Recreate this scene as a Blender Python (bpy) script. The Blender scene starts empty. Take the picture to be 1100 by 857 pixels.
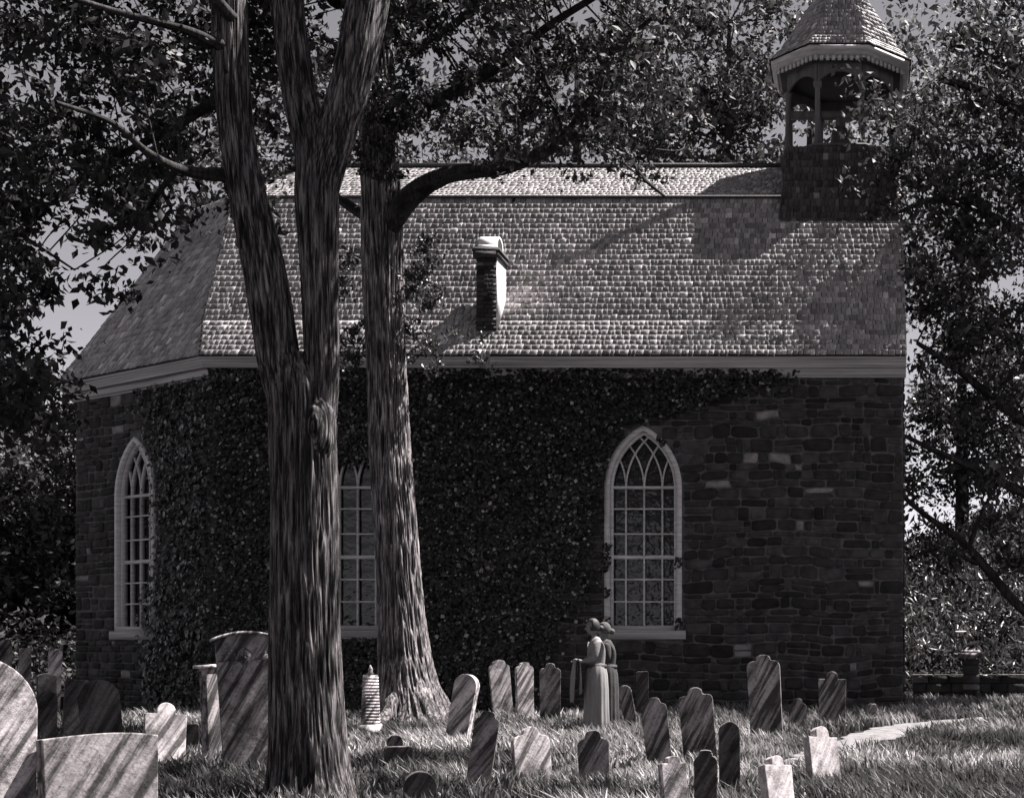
import bpy, bmesh, math, random
import numpy as np
from mathutils import Vector, Matrix
random.seed(7); RNG = np.random.default_rng(11)
C = bpy.context.scene.collection
F, PX, PY, EYE = 1550.0, 930.0, 690.0, 1.4      # focal length in photo pixels, vanishing point, eye height

def sm(a, b, x):
    t = np.clip((np.asarray(x, float)-a)/(b-a), 0, 1); return t*t*(3-2*t)
def at(px, py, Y): return np.array([(px-PX)*Y/F, Y, EYE+(PY-py)*Y/F])
# ------------------------------------------------------------------ noise
def _h(ix, iy, iz):
    n = (ix.astype(np.int64)*374761393 + iy.astype(np.int64)*668265263 + iz.astype(np.int64)*2147483647) & 0x7fffffff
    n = ((n ^ (n >> 13))*1274126177) & 0x7fffffff
    n = (n ^ (n >> 16)) & 0x7fffffff
    return n/float(0x7fffffff)
def noise(P):
    P = np.asarray(P, float); i = np.floor(P); f = P-i; f = f*f*(3-2*f); i = i.astype(np.int64)
    r = 0
    for dx in (0, 1):
        wx = f[..., 0] if dx else 1-f[..., 0]
        for dy in (0, 1):
            wy = f[..., 1] if dy else 1-f[..., 1]
            for dz in (0, 1):
                wz = f[..., 2] if dz else 1-f[..., 2]
                r = r+_h(i[..., 0]+dx, i[..., 1]+dy, i[..., 2]+dz)*wx*wy*wz
    return r
def n3(x, y, z, s=1.0):
    x, y, z = np.broadcast_arrays(np.asarray(x, float), np.asarray(y, float), np.asarray(z, float))
    return noise(np.stack([x*s, y*s, z*s], -1))
def gz(x, y):                                    # height of the churchyard ground
    x = np.asarray(x, float); y = np.asarray(y, float)
    g = .22*sm(14, 24.5, y)
    g = g+.10*(n3(x, y, 3, .35)-.5)*sm(9, 12, y)*(1-sm(60, 90, y))
    g = g+.10*sm(1.0, 3.0, x)*sm(12, 16, y)*(1-sm(21, 24, y))        # little bank right of the path
    g = g+np.clip((np.hypot((x-13), (y-52)*.8)*-1+22)/22, 0, 1)**1.2*9.0*sm(30, 36, y)  # hill on the right
    return g
# ------------------------------------------------------------------ materials
def new_mat(name):
    m = bpy.data.materials.new(name); m.use_nodes = True
    nt = m.node_tree; b = nt.nodes['Principled BSDF']; return m, nt, b
def grey(v, w=(1.0, .965, .975)): return (v*w[0], v*w[1], v*w[2], 1)
def ramp(nt, fac, stops):
    r = nt.nodes.new('ShaderNodeValToRGB'); e = r.color_ramp.elements
    e[0].position, e[0].color = stops[0][0], grey(stops[0][1]); e[1].position, e[1].color = stops[-1][0], grey(stops[-1][1])
    for p, v in stops[1:-1]:
        k = e.new(p); k.color = grey(v)
    nt.links.new(fac, r.inputs[0]); return r.outputs[0]
def tex(nt, kind, scale, rnd=0, stretch=None, rot=None, detail=6, rough=.6, dist=0, coord='Object'):
    tc = nt.nodes.new('ShaderNodeTexCoord'); mp = nt.nodes.new('ShaderNodeMapping')
    nt.links.new(tc.outputs[coord], mp.inputs[0])
    if rnd:
        oi = nt.nodes.new('ShaderNodeObjectInfo'); vm = nt.nodes.new('ShaderNodeVectorMath'); vm.operation = 'SCALE'; cb = nt.nodes.new('ShaderNodeCombineXYZ')
        for q_ in range(3): nt.links.new(oi.outputs['Random'], cb.inputs[q_])
        vm.inputs['Scale'].default_value = rnd; nt.links.new(cb.outputs[0], vm.inputs[0]); nt.links.new(vm.outputs[0], mp.inputs['Location'])
    if rot: mp.inputs['Rotation'].default_value = rot
    if stretch and rot:
        m2 = nt.nodes.new('ShaderNodeMapping'); nt.links.new(mp.outputs[0], m2.inputs[0]); mp = m2
    if stretch: mp.inputs['Scale'].default_value = stretch
    if kind == 'noise':
        t = nt.nodes.new('ShaderNodeTexNoise'); t.inputs['Detail'].default_value = detail
        t.inputs['Roughness'].default_value = rough; t.inputs['Distortion'].default_value = dist; out = t.outputs[0]
    else:
        t = nt.nodes.new('ShaderNodeTexWave'); t.inputs['Distortion'].default_value = dist
        t.inputs['Detail'].default_value = detail; out = t.outputs['Fac']
    t.inputs['Scale'].default_value = scale
    nt.links.new(mp.outputs[0], t.inputs['Vector']); return out
def mix(nt, a, b, fac, mode='MIX'):
    m = nt.nodes.new('ShaderNodeMix'); m.data_type = 'RGBA'; m.blend_type = mode
    if isinstance(fac, (int, float)): m.inputs[0].default_value = fac
    else: nt.links.new(fac, m.inputs[0])
    for s, v in ((6, a), (7, b)):
        if isinstance(v, tuple): m.inputs[s].default_value = v
        else: nt.links.new(v, m.inputs[s])
    return m.outputs[2]
def bump(nt, b, h, strength, dist, prev=None):
    k = nt.nodes.new('ShaderNodeBump'); k.inputs['Strength'].default_value = strength; k.inputs['Distance'].default_value = dist
    nt.links.new(h, k.inputs['Height'])
    if prev: nt.links.new(prev, k.inputs['Normal'])
    nt.links.new(k.outputs[0], b.inputs['Normal']); return k.outputs[0]
def attr(nt, name='tone'):
    a = nt.nodes.new('ShaderNodeAttribute'); a.attribute_name = name; return a.outputs['Fac']
def mat_simple(name, lo, hi, scale=6, rough=.8, bs=.4, bd=.01, stretch=None, spec=.3):
    m, nt, b = new_mat(name); t = tex(nt, 'noise', scale, stretch=stretch)
    nt.links.new(ramp(nt, t, [(.3, lo), (.7, hi)]), b.inputs['Base Color'])
    b.inputs['Roughness'].default_value = rough; b.inputs['Specular IOR Level'].default_value = spec
    bump(nt, b, tex(nt, 'noise', scale*5, stretch=stretch), bs, bd); return m
def mat_leaf(name, lo, hi, rough=.62, trans=.25, spec=.25):
    m, nt, b = new_mat(name); a = attr(nt)
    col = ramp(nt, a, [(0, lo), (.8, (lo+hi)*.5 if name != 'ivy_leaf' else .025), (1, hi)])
    nt.links.new(col, b.inputs['Base Color']); b.inputs['Roughness'].default_value = rough
    b.inputs['Specular IOR Level'].default_value = spec
    if trans:
        tr = nt.nodes.new('ShaderNodeBsdfTranslucent'); nt.links.new(col, tr.inputs[0])
        mx = nt.nodes.new('ShaderNodeMixShader'); mx.inputs[0].default_value = trans
        nt.links.new(b.outputs[0], mx.inputs[1]); nt.links.new(tr.outputs[0], mx.inputs[2])
        nt.links.new(mx.outputs[0], nt.nodes['Material Output'].inputs[0])
    return m
def mat_attr(name, lo, hi, rough=.85, nscale=8, bs=.5, bd=.01, stretch=None, top=None, spec=.25):
    m, nt, b = new_mat(name)
    c = ramp(nt, attr(nt), [(0, lo), (.8, hi), (1, top or hi)])
    t = tex(nt, 'noise', nscale, stretch=stretch)
    c = mix(nt, c, ramp(nt, t, [(.3, .35), (.7, 1.25)]), .8, 'MULTIPLY')
    nt.links.new(c, b.inputs['Base Color']); b.inputs['Roughness'].default_value = rough
    b.inputs['Specular IOR Level'].default_value = spec
    bump(nt, b, tex(nt, 'noise', nscale*3, stretch=stretch), bs, bd); return m
def mat_bark(name, lo, hi):
    m, nt, b = new_mat(name)
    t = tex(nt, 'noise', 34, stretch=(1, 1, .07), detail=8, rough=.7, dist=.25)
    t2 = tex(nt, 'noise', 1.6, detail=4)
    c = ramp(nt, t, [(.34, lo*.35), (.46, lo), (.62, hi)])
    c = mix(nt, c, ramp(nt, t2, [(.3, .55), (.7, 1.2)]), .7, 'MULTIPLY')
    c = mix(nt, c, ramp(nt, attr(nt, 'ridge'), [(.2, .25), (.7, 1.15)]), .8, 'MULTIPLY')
    nt.links.new(c, b.inputs['Base Color']); b.inputs['Roughness'].default_value = .9
    b.inputs['Specular IOR Level'].default_value = .2
    k = bump(nt, b, t, 1.0, .02)
    bump(nt, b, tex(nt, 'noise', 70, stretch=(1, 1, .25)), .5, .006, k); return m
def mat_grave(name, lo, hi, seed=0):
    m, nt, b = new_mat(name)
    st = tex(nt, 'noise', 16, rnd=23., stretch=(1, 1, .07), rot=(0, -.55, 0), detail=6, rough=.65)  # slanting pale and dark streaks: shade hatching painted into the stone colour
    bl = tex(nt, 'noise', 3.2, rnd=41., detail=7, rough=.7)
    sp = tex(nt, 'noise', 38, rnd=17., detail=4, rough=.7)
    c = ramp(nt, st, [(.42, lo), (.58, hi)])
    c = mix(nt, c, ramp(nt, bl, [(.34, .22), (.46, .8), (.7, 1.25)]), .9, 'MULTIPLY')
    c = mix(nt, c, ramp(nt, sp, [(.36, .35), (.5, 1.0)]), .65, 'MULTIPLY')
    nt.links.new(c, b.inputs['Base Color']); b.inputs['Roughness'].default_value = .85
    b.inputs['Specular IOR Level'].default_value = .25
    wv = tex(nt, 'noise', 60, stretch=(1, 1, .06), rot=(0, -.55, 0), detail=4)     # slanting fine grooves, following the painted shade hatching
    k = bump(nt, b, wv, .5, .006)
    bump(nt, b, bl, .6, .02, k); return m
M = {}
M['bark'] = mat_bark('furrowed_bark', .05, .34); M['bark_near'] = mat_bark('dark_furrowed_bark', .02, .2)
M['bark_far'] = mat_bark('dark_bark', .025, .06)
M['leaf'] = mat_leaf('leaf_near', .012, .06)
M['leaf_mid'] = mat_leaf('leaf_shoots', .03, .09, rough=.4)
M['leaf_far'] = mat_leaf('leaf_far', .02, .12)
M['leaf_pale'] = mat_leaf('leaf_pale', .09, .22)
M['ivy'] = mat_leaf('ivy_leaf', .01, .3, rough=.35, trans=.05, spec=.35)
M['grass'] = mat_leaf('grass_blade', .015, .34, rough=.55, trans=.3)
M['soil'] = mat_simple('turf_soil', .012, .035, 3, .95, spec=0)
M['path'] = mat_simple('pale_gravel', .06, .17, 9, .95, .8, .02)
M['hill'] = mat_simple('hill_turf', .07, .2, .6, .95)
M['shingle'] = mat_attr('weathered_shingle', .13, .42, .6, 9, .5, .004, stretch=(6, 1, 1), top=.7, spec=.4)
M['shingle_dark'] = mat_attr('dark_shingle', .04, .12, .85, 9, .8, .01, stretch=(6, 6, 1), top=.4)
M['deck'] = mat_simple('roof_boards', .03, .05)
M['mortar'] = mat_simple('pale_mortar', .05, .13, 5, .95, .8, .02)
M['stone'] = mat_attr('rubble_stone', .018, .085, .9, 5, .9, .03, top=.24)
M['paint'] = mat_simple('aged_white_paint', .34, .62, 4, .6, .3, .004, stretch=(1, 1, 6))
M['cornice'] = mat_simple('aged_cornice_paint', .16, .5, 1.2, .6, .5, .01, stretch=(.35, .35, 22))
M['brick'] = mat_simple('chimney_brick', .03, .09, 9, .9, .9, .03, stretch=(1, 1, 2.4))
M['render'] = mat_simple('chimney_pale', .5, .75, 8, .9, .4, .01)  # pale tone for the flue hood and the painted sunlit chimney side
M['metal'] = mat_simple('dark_iron', .04, .08, 8, .5)
M['wood'] = mat_simple('belfry_wood', .07, .16, 8, .8, .5, .005, stretch=(1, 1, .2))
m, nt, b = new_mat('old_window_glass'); b.inputs['Base Color'].default_value = grey(.012); b.inputs['Roughness'].default_value = .08; b.inputs['Specular IOR Level'].default_value = .3
bump(nt, b, tex(nt, 'noise', 5, detail=2), .35, .03); M['glass'] = m
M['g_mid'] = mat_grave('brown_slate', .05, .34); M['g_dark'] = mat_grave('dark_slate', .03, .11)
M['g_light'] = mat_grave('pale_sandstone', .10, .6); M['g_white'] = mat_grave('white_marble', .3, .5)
M['skin'] = mat_simple('skin', .12, .16, 3, .6, .05, .002); M['hair'] = mat_simple('hair', .012, .03, 30, .6)
M['blouse'] = mat_simple('light_cotton', .12, .2, 12, .9, .4, .01); M['skirt'] = mat_simple('grey_wool', .12, .22, 14, .95, .4, .01, stretch=(1, 1, .15))
M['dark_cloth'] = mat_simple('dark_wool', .025, .045, 14, .95); M['belt'] = mat_simple('dark_belt', .03, .04, 8)
M['scarf'] = mat_simple('scarf', .05, .08, 9, .9)
M['linen'] = mat_simple('linen', .12, .24, 9, .9, .5, .01, stretch=(1, 1, .2))
# ------------------------------------------------------------------ object helpers
def link(o, parent=None):
    C.objects.link(o)
    if parent is not None: o.parent = parent
    return o
def mesh_np(name, V, faces, mat, parent=None, tone=None, smooth=False, vattr=None):
    V = np.asarray(V, np.float64); me = bpy.data.meshes.new(name)
    fl = [np.asarray(f, np.int64) for f in (faces if isinstance(faces, list) else [faces]) if len(f)]
    tot = np.concatenate([np.full(len(f), f.shape[1]) for f in fl]); loops = np.concatenate([f.ravel() for f in fl])
    me.vertices.add(len(V)); me.vertices.foreach_set('co', V.ravel())
    me.loops.add(len(loops)); me.loops.foreach_set('vertex_index', loops)
    me.polygons.add(len(tot)); me.polygons.foreach_set('loop_start', np.concatenate([[0], np.cumsum(tot)[:-1]]).astype(np.int32))
    me.update(calc_edges=True); me.validate()
    if tone is not None:
        a = me.attributes.new('tone', 'FLOAT', 'FACE'); a.data.foreach_set('value', np.asarray(tone, np.float32))
    if vattr is not None:
        a = me.attributes.new('ridge', 'FLOAT', 'POINT'); a.data.foreach_set('value', np.asarray(vattr, np.float32))
    if smooth: me.polygons.foreach_set('use_smooth', np.ones(len(tot), bool))
    me.materials.append(mat)
    return link(bpy.data.objects.new(name, me), parent)
class MB:
    def __init__(s): s.V = []; s.Q = []; s.T = []; s.tq = []; s.tt = []; s.n = 0; s.P = []
    def add(s, V, quads=None, tris=None, tone=.5):
        V = np.asarray(V, float)
        if quads is not None and len(quads):
            q = np.asarray(quads)+s.n; s.Q.append(q); s.tq.append(np.broadcast_to(tone, (len(q),)).astype(float))
        if tris is not None and len(tris):
            q = np.asarray(tris)+s.n; s.T.append(q); s.tt.append(np.broadcast_to(tone, (len(q),)).astype(float))
        s.V.append(V); s.n += len(V)
    def box(s, c, h, rot=None, tone=.5, taper=1.0):
        v = np.array([[x, y, z] for z in (-1, 1) for y in (-1, 1) for x in (-1, 1)], float)*np.array(h)
        v[4:, :2] *= taper
        if rot is not None: v = v@np.array(rot).T
        s.add(v+np.array(c), [[0, 2, 3, 1], [4, 5, 7, 6], [0, 1, 5, 4], [2, 6, 7, 3], [0, 4, 6, 2], [1, 3, 7, 5]], tone=tone)
    def lathe(s, c, prof, n=24, tone=.5, caps=True):
        V = []; Q = []; T = []
        for r, z in prof:
            for k in range(n):
                a = 2*math.pi*(k+.5)/n; V.append((c[0]+r*math.cos(a), c[1]+r*math.sin(a), c[2]+z))
        m_ = len(prof)
        for i in range(m_-1):
            for k in range(n):
                Q.append([i*n+k, i*n+(k+1) % n, (i+1)*n+(k+1) % n, (i+1)*n+k])
        if caps:
            V.append((c[0], c[1], c[2]+prof[0][1])); V.append((c[0], c[1], c[2]+prof[-1][1]))
            for k in range(n):
                T.append([m_*n, (k+1) % n, k]); T.append([m_*n+1, (m_-1)*n+k, (m_-1)*n+(k+1) % n])
        s.add(V, Q, T, tone)
    def build(s, name, mat, parent=None, smooth=False):
        fl = ([np.concatenate(s.Q)] if s.Q else [])+([np.concatenate(s.T)] if s.T else [])
        tn = np.concatenate(([np.concatenate(s.tq)] if s.Q else [])+([np.concatenate(s.tt)] if s.T else []))
        return mesh_np(name, np.concatenate(s.V), fl, mat, parent, tone=tn, smooth=smooth)
def tag(o, label=None, cat=None, group=None, kind=None):
    if label: o['label'] = label
    if cat: o['category'] = cat
    if group: o['group'] = group
    if kind: o['kind'] = kind
    return o
def empty(name, loc=(0, 0, 0)):
    o = bpy.data.objects.new(name, None); o.location = loc; o.empty_display_size = .3; return link(o)
# ------------------------------------------------------------------ tubes (trunks, limbs)
def spline(P, n):
    P = np.asarray(P, float); m_ = len(P)
    if m_ == 2: return P[0]+(P[1]-P[0])*np.linspace(0, 1, n)[:, None]
    E = np.vstack([2*P[0]-P[1], P, 2*P[-1]-P[-2]]); t = np.linspace(0, m_-1-1e-6, n); i = t.astype(int); f = (t-i)[:, None]
    a, b_, c, d = E[i], E[i+1], E[i+2], E[i+3]
    return .5*((2*b_)+(c-a)*f+(2*a-5*b_+4*c-d)*f**2+(3*b_-a-3*c+d)*f**3)
def tube(P, R, n, seg, ridge=0., freq=9., seed=0, flare=None):
    """P points, R radii -> verts, quads, ridge value"""
    PR = spline(np.column_stack([P, R]), n); c = PR[:, :3]; r = PR[:, 3]
    T = np.gradient(c, axis=0); T /= np.linalg.norm(T, axis=1)[:, None]
    ref = np.array([0, 1., 0]) if abs(T[:, 1]).max() < .95 else np.array([0, 0, 1.])
    A = np.cross(T, ref); A /= np.linalg.norm(A, axis=1)[:, None]; B = np.cross(T, A)
    th = np.linspace(0, 2*np.pi, seg, endpoint=False); L = np.concatenate([[0], np.cumsum(np.linalg.norm(np.diff(c, axis=0), axis=1))])
    ct, st = np.cos(th)[None], np.sin(th)[None]; Lc = L[:, None]
    rv = np.full((n, seg), .6)
    rr = r[:, None]*np.ones((n, seg))
    if ridge:
        wob = (n3(ct*2+seed, st*2, Lc*1.2, 1.)-.5)*1.2
        k = freq
        q = n3((ct+wob*.07)*k*.5+seed*7, (st+wob*.07)*k*.5, Lc*2.2+seed, 1.)
        q2 = n3(ct*k*1.3, st*k*1.3+seed, Lc*7.0, 1.)
        rv = 1-np.abs(2*q-1)*1.6; rv = .7*np.clip(rv, 0, 1)+.3*q2
        big = n3(ct*1.2+seed, st*1.2, Lc*.7, 1.)-.5
        rr = rr*(1+.16*big)+ridge*(rv-.5)
        if flare is not None:
            s_ = np.clip(1-Lc/flare[0], 0, 1)**2
            rr = rr*(1+flare[1]*s_*(.55+.9*n3(ct*1.6+seed+5, st*1.6, 0, 1.)))
    V = c[:, None]+rr[..., None]*(ct[..., None]*A[:, None]+st[..., None]*B[:, None])
    i = np.arange(n-1)[:, None]*seg; k = np.arange(seg)[None]; k2 = (k+1) % seg
    Q = np.stack([i+k, i+k2, i+seg+k2, i+seg+k], -1).reshape(-1, 4)
    return V.reshape(-1, 3), Q, rv.ravel(), c
class Tubes:
    def __init__(s): s.V = []; s.Q = []; s.r = []; s.n = 0; s.pts = []
    def add(s, P, R, n=24, seg=8, keep=True, **k):
        V, Q, rv, c = tube(P, R, n, seg, **k); s.V.append(V); s.Q.append(Q+s.n); s.r.append(rv); s.n += len(V)
        if keep: s.pts.append(c)
        return c
    def build(s, name, mat, parent=None):
        return mesh_np(name, np.concatenate(s.V), np.concatenate(s.Q), mat, parent, smooth=True, vattr=np.concatenate(s.r))
    def limbs(s, root, mat, world=True):
        """each limb added so far becomes a branch of its own; later tubes are twigs"""
        n0 = 0
        for V, Q, r in zip(s.V, s.Q, s.r):
            o = mesh_np('branch', V, Q-n0, mat, smooth=True, vattr=r); n0 += len(V)
            if world: rel(root, o)
            else: o.parent = root
        s.V, s.Q, s.r, s.n = [], [], [], 0
# ------------------------------------------------------------------ leaves
def leaf_arrays(P, size, rng, flat=None, aspect=.5, droop=0., jitter=.35):
    n = len(P); d = rng.normal(size=(n, 3)); d[:, 2] -= droop
    nn = rng.normal(size=(n, 3))
    if flat is not None: nn = nn*.45+np.asarray(flat)
    d -= (d*nn).sum(1)[:, None]*nn/((nn*nn).sum(1)[:, None]) if flat is not None else 0
    d /= np.linalg.norm(d, axis=1)[:, None]+1e-9
    w = np.cross(d, nn); w /= np.linalg.norm(w, axis=1)[:, None]+1e-9; up = np.cross(w, d)
    s = (size*(1+jitter*rng.normal(size=n))).clip(size*.4)[:, None]
    a = P-d*s*.5; e = P+d*s*.5; l = P-d*s*.06+w*s*aspect*.5+up*s*.10; r = P-d*s*.06-w*s*aspect*.5+up*s*.10
    V = np.stack([a, l, e, r], 1).reshape(-1, 3); i = np.arange(n)[:, None]*4
    T = np.concatenate([i+[0, 1, 2], i+[0, 2, 3]], 1).reshape(-1, 3)
    return V, T
def leaves(name, P, size, mat, parent=None, seed=1, **k):
    rng = np.random.default_rng(seed); V, T = leaf_arrays(P, size, rng, **k)
    tone = np.repeat(rng.random(len(P)), 2); return mesh_np(name, V, T, mat, parent, tone=tone)
def clump_points(centers, per, rad, rng, flat=.7):
    out = []
    for c in centers:
        k = int(per*(.5+rng.random())); r = rad*(.6+.8*rng.random())
        # a spray: a few drooping sub-sprays in each clump
        sub = c+rng.normal(size=(4, 3))*r*[.6, .6, .45]
        p = sub[rng.integers(0, 4, k)]+rng.normal(size=(k, 3))*r*[.45, .45, .30]
        out.append(p)
    return np.concatenate(out)
def twigs(tb, centers, rng, r0=.02, up=.3, lmax=2.6):
    pts = np.concatenate(tb.pts)
    for c in centers:
        d = np.linalg.norm(pts-c, axis=1)+np.clip(pts[:, 2]-c[2], 0, 9)*1.0
        p = pts[np.argmin(d)]; L = np.linalg.norm(c-p)
        if L < .1 or L > lmax: continue
        mid = (p+c)/2+rng.normal(size=3)*L*.10+[0, 0, up*L*.25]
        tb.add([p, mid, c], [r0*(.6+.3*L), r0*.7, r0*.25], n=8, seg=5)
def zone(x0, x1, y0, y1, Y0, Y1, n, rng, keep=None):
    px = rng.uniform(x0, x1, n); py = rng.uniform(y0, y1, n); Y = rng.uniform(Y0, Y1, n)
    if keep is not None:
        k = keep(px, py); px, py, Y = px[k], py[k], Y[k]
    return np.stack([(px-PX)*Y/F, Y, EYE+(PY-py)*Y/F], 1)
# ================================================================== CAMERA, LIGHT, SKY
sc = bpy.context.scene
cam = bpy.data.cameras.new('camera'); co = bpy.data.objects.new('camera', cam); C.objects.link(co)
co.location = (0, 0, EYE); co.rotation_euler = (math.radians(90), 0, 0)
cam.sensor_width = 36; cam.lens = 36*F/1100; cam.shift_x = (550-PX)/1100; cam.shift_y = (PY-428.5)/1100
cam.clip_end = 2000; sc.camera = co
EL = math.radians(62); S = np.array([.894*math.cos(EL), .447*math.cos(EL), math.sin(EL)])
w = bpy.data.worlds.new('World'); sc.world = w; w.use_nodes = True; nt = w.node_tree
bg = nt.nodes['Background']; sky = nt.nodes.new('ShaderNodeTexSky'); sky.sky_type = 'NISHITA'; sky.sun_disc = False
sky.sun_elevation = EL; sky.sun_rotation = math.atan2(S[0], S[1]); sky.dust_density = .15; sky.air_density = .22
hs = nt.nodes.new('ShaderNodeHueSaturation'); hs.inputs['Saturation'].default_value = .10
nt.links.new(sky.outputs[0], hs.inputs['Color'])
mu = nt.nodes.new('ShaderNodeMix'); mu.data_type = 'RGBA'; mu.blend_type = 'MULTIPLY'; mu.inputs[0].default_value = 1
mu.inputs[7].default_value = (1.0, .955, .98, 1); nt.links.new(hs.outputs[0], mu.inputs[6])
nt.links.new(mu.outputs[2], bg.inputs[0]); bg.inputs[1].default_value = .05
sl = bpy.data.lights.new('sun', 'SUN'); sl.energy = 5.0; sl.angle = math.radians(.5); sl.color = (1, .955, .93)
so = bpy.data.objects.new('sun', sl); C.objects.link(so); so.rotation_euler = Vector(S).to_track_quat('Z', 'Y').to_euler()
sc.view_settings.view_transform = 'Standard'; sc.view_settings.look = 'None'; sc.view_settings.exposure = 2.2
# ================================================================== GROUND
xs = np.concatenate([np.linspace(-400, -30, 14), np.linspace(-26, 26, 190), np.linspace(30, 400, 14)])
ys = np.concatenate([np.linspace(-60, 2, 6), np.linspace(4, 34, 140), np.linspace(35, 80, 50), np.linspace(90, 900, 16)])
X, Y = np.meshgrid(xs, ys); Z = gz(X, Y); nx, ny = len(xs), len(ys)
i = (np.arange(ny-1)[:, None]*nx+np.arange(nx-1)[None]).ravel()
tag(mesh_np('ground', np.stack([X, Y, Z], -1).reshape(-1, 3), np.stack([i, i+1, i+nx+1, i+nx], 1), M['soil'], smooth=True), kind='structure')
# worn path: from the foreground up to the corner of the church and off to the right
pc = spline(np.array([[-1.1, 15.0], [-.75, 16.6], [-.25, 18.2], [.35, 20.0], [1.05, 21.9], [1.9, 22.8], [3.2, 23.2], [6.5, 23.5]]), 80)
def gz2(p): return float(gz(p[0], p[1]))
V = []
for k, p in enumerate(pc):
    t = pc[min(k+1, 79)]-pc[max(k-1, 0)]; t /= np.linalg.norm(t); nrm = np.array([-t[1], t[0]])
    wd = .14+.28*sm(0, 45, k)+.05*math.sin(k*.9)+.05*math.sin(k*2.3)
    for s in np.linspace(-1, 1, 9):
        q = p+nrm*wd*s; V.append((q[0], q[1], gz2(q)+.012+.012*(1-s*s)))
i = (np.arange(79)[:, None]*9+np.arange(8)[None]).ravel()
tag(mesh_np('path', V, np.stack([i, i+1, i+10, i+9], 1), M['path'], smooth=True), kind='structure')
# ================================================================== GRASS
def make_grass():
    rng = np.random.default_rng(5); n = 210000
    Y = 8.5+(24.7-8.5)*rng.random(n)**.85; X = rng.uniform(-1.02, 1.0, n)
    Y[:9000] = rng.uniform(24.6, 29.4, 9000)
    lo = np.where(Y > 24.7, .70, -.62*Y-.8); hi = .115*Y+2.2; X = lo+(hi-lo)*rng.random(n)
    cl = n3(X, Y, 0, 2.6)*.6+n3(X, Y, 5, 7.)*.4
    keep = rng.random(n) < sm(.28, .62, cl)*.95+.12
    d = np.min(np.hypot(X[:, None]-pc[None, ::3, 0], Y[:, None]-pc[None, ::3, 1]), 1)
    keep &= d > .42*sm(14, 19, Y)+.06*rng.random(n)
    X, Y, cl = X[keep], Y[keep], cl[keep]; n = len(X); Z = gz(X, Y)-.005
    h = (.05+.11*sm(.3, .8, cl))*(.55+.9*rng.random(n)); wv = n3(X, Y, 9, .8)*6.28
    lean = np.stack([np.cos(wv), np.sin(wv)], 1)*.35+rng.normal(size=(n, 2))*.35
    ang = rng.random(n)*math.pi; wx = np.stack([np.cos(ang), np.sin(ang)], 1)*(.006+.007*rng.random(n))[:, None]*(.7+Y[:, None]/30)
    def pt(s, wf):
        return np.column_stack([X+lean[:, 0]*h*s*s+wx[:, 0]*wf, Y+lean[:, 1]*h*s*s+wx[:, 1]*wf, Z+h*s])
    V = np.stack([pt(0, -1), pt(0, 1), pt(.55, .8), pt(.55, -.8), pt(1, 0)], 1).reshape(-1, 3)
    i = np.arange(n)[:, None]*5; t = np.clip((rng.random(n)*.6+.5*cl)*(.35+1.0*sm(.35, .6, n3(X, Y, 6, .55))), 0, 1)
    tag(mesh_np('grass', V, [i+[0, 1, 2, 3], i+[3, 2, 4]], M['grass'], tone=np.concatenate([t, t])),
        'tufts of coarse grass covering the churchyard ground', 'grass', kind='stuff')
make_grass()
# ================================================================== CHURCH
church = tag(empty('stone_church', (-5.3, 25, .2)), 'old stone church with shingled gambrel roof, pointed windows and open belfry', 'church')
CH = np.array([-5.3, 25, .2])
def cpart(o, parent=church):           # meshes are built in world coordinates, children sit at the inverse offset
    o.parent = parent; o.matrix_parent_inverse = Matrix.Identity(4)
    if parent is church: o.location = Vector(-CH)
    return o
YR = 30.0
FP = [np.array(p, float) for p in [(.645, 25), (.645, 35.0), (-11.32, 35.0), (-15.1, 32.4), (-15.1, 27.6), (-11.32, 25)]]
def offset(off, goff=.06, ends=None):
    """offset the footprint outward; edge 0 (the gable) takes goff"""
    n = len(FP); L = []
    for k in range(n):
        p, q = FP[k], FP[(k+1) % n]; d = (q-p)/np.linalg.norm(q-p); nr = np.array([d[1], -d[0]])
        o_ = goff if k == 0 else (ends if ends is not None and k in (2, 3, 4) else off); L.append((p+nr*o_, d))
    out = []
    for k in range(n):
        (p, d), (q, e) = L[k-1], L[k]; A = np.array([d, -e]).T; t = np.linalg.solve(A, q-p); out.append(p+d*t[0])
    return out
Z0, Z1, Z2, Z3 = 6.33, 7.08, 9.92, 11.27
r0, r1, r2 = offset(.30), offset(-.45, ends=-.15), offset(-2.7, ends=-1.75)
def p3(p, z): return np.array([p[0], p[1], z])
RS, RE = np.array([-11.6, YR, Z3]), np.array([.705, YR, Z3])
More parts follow.
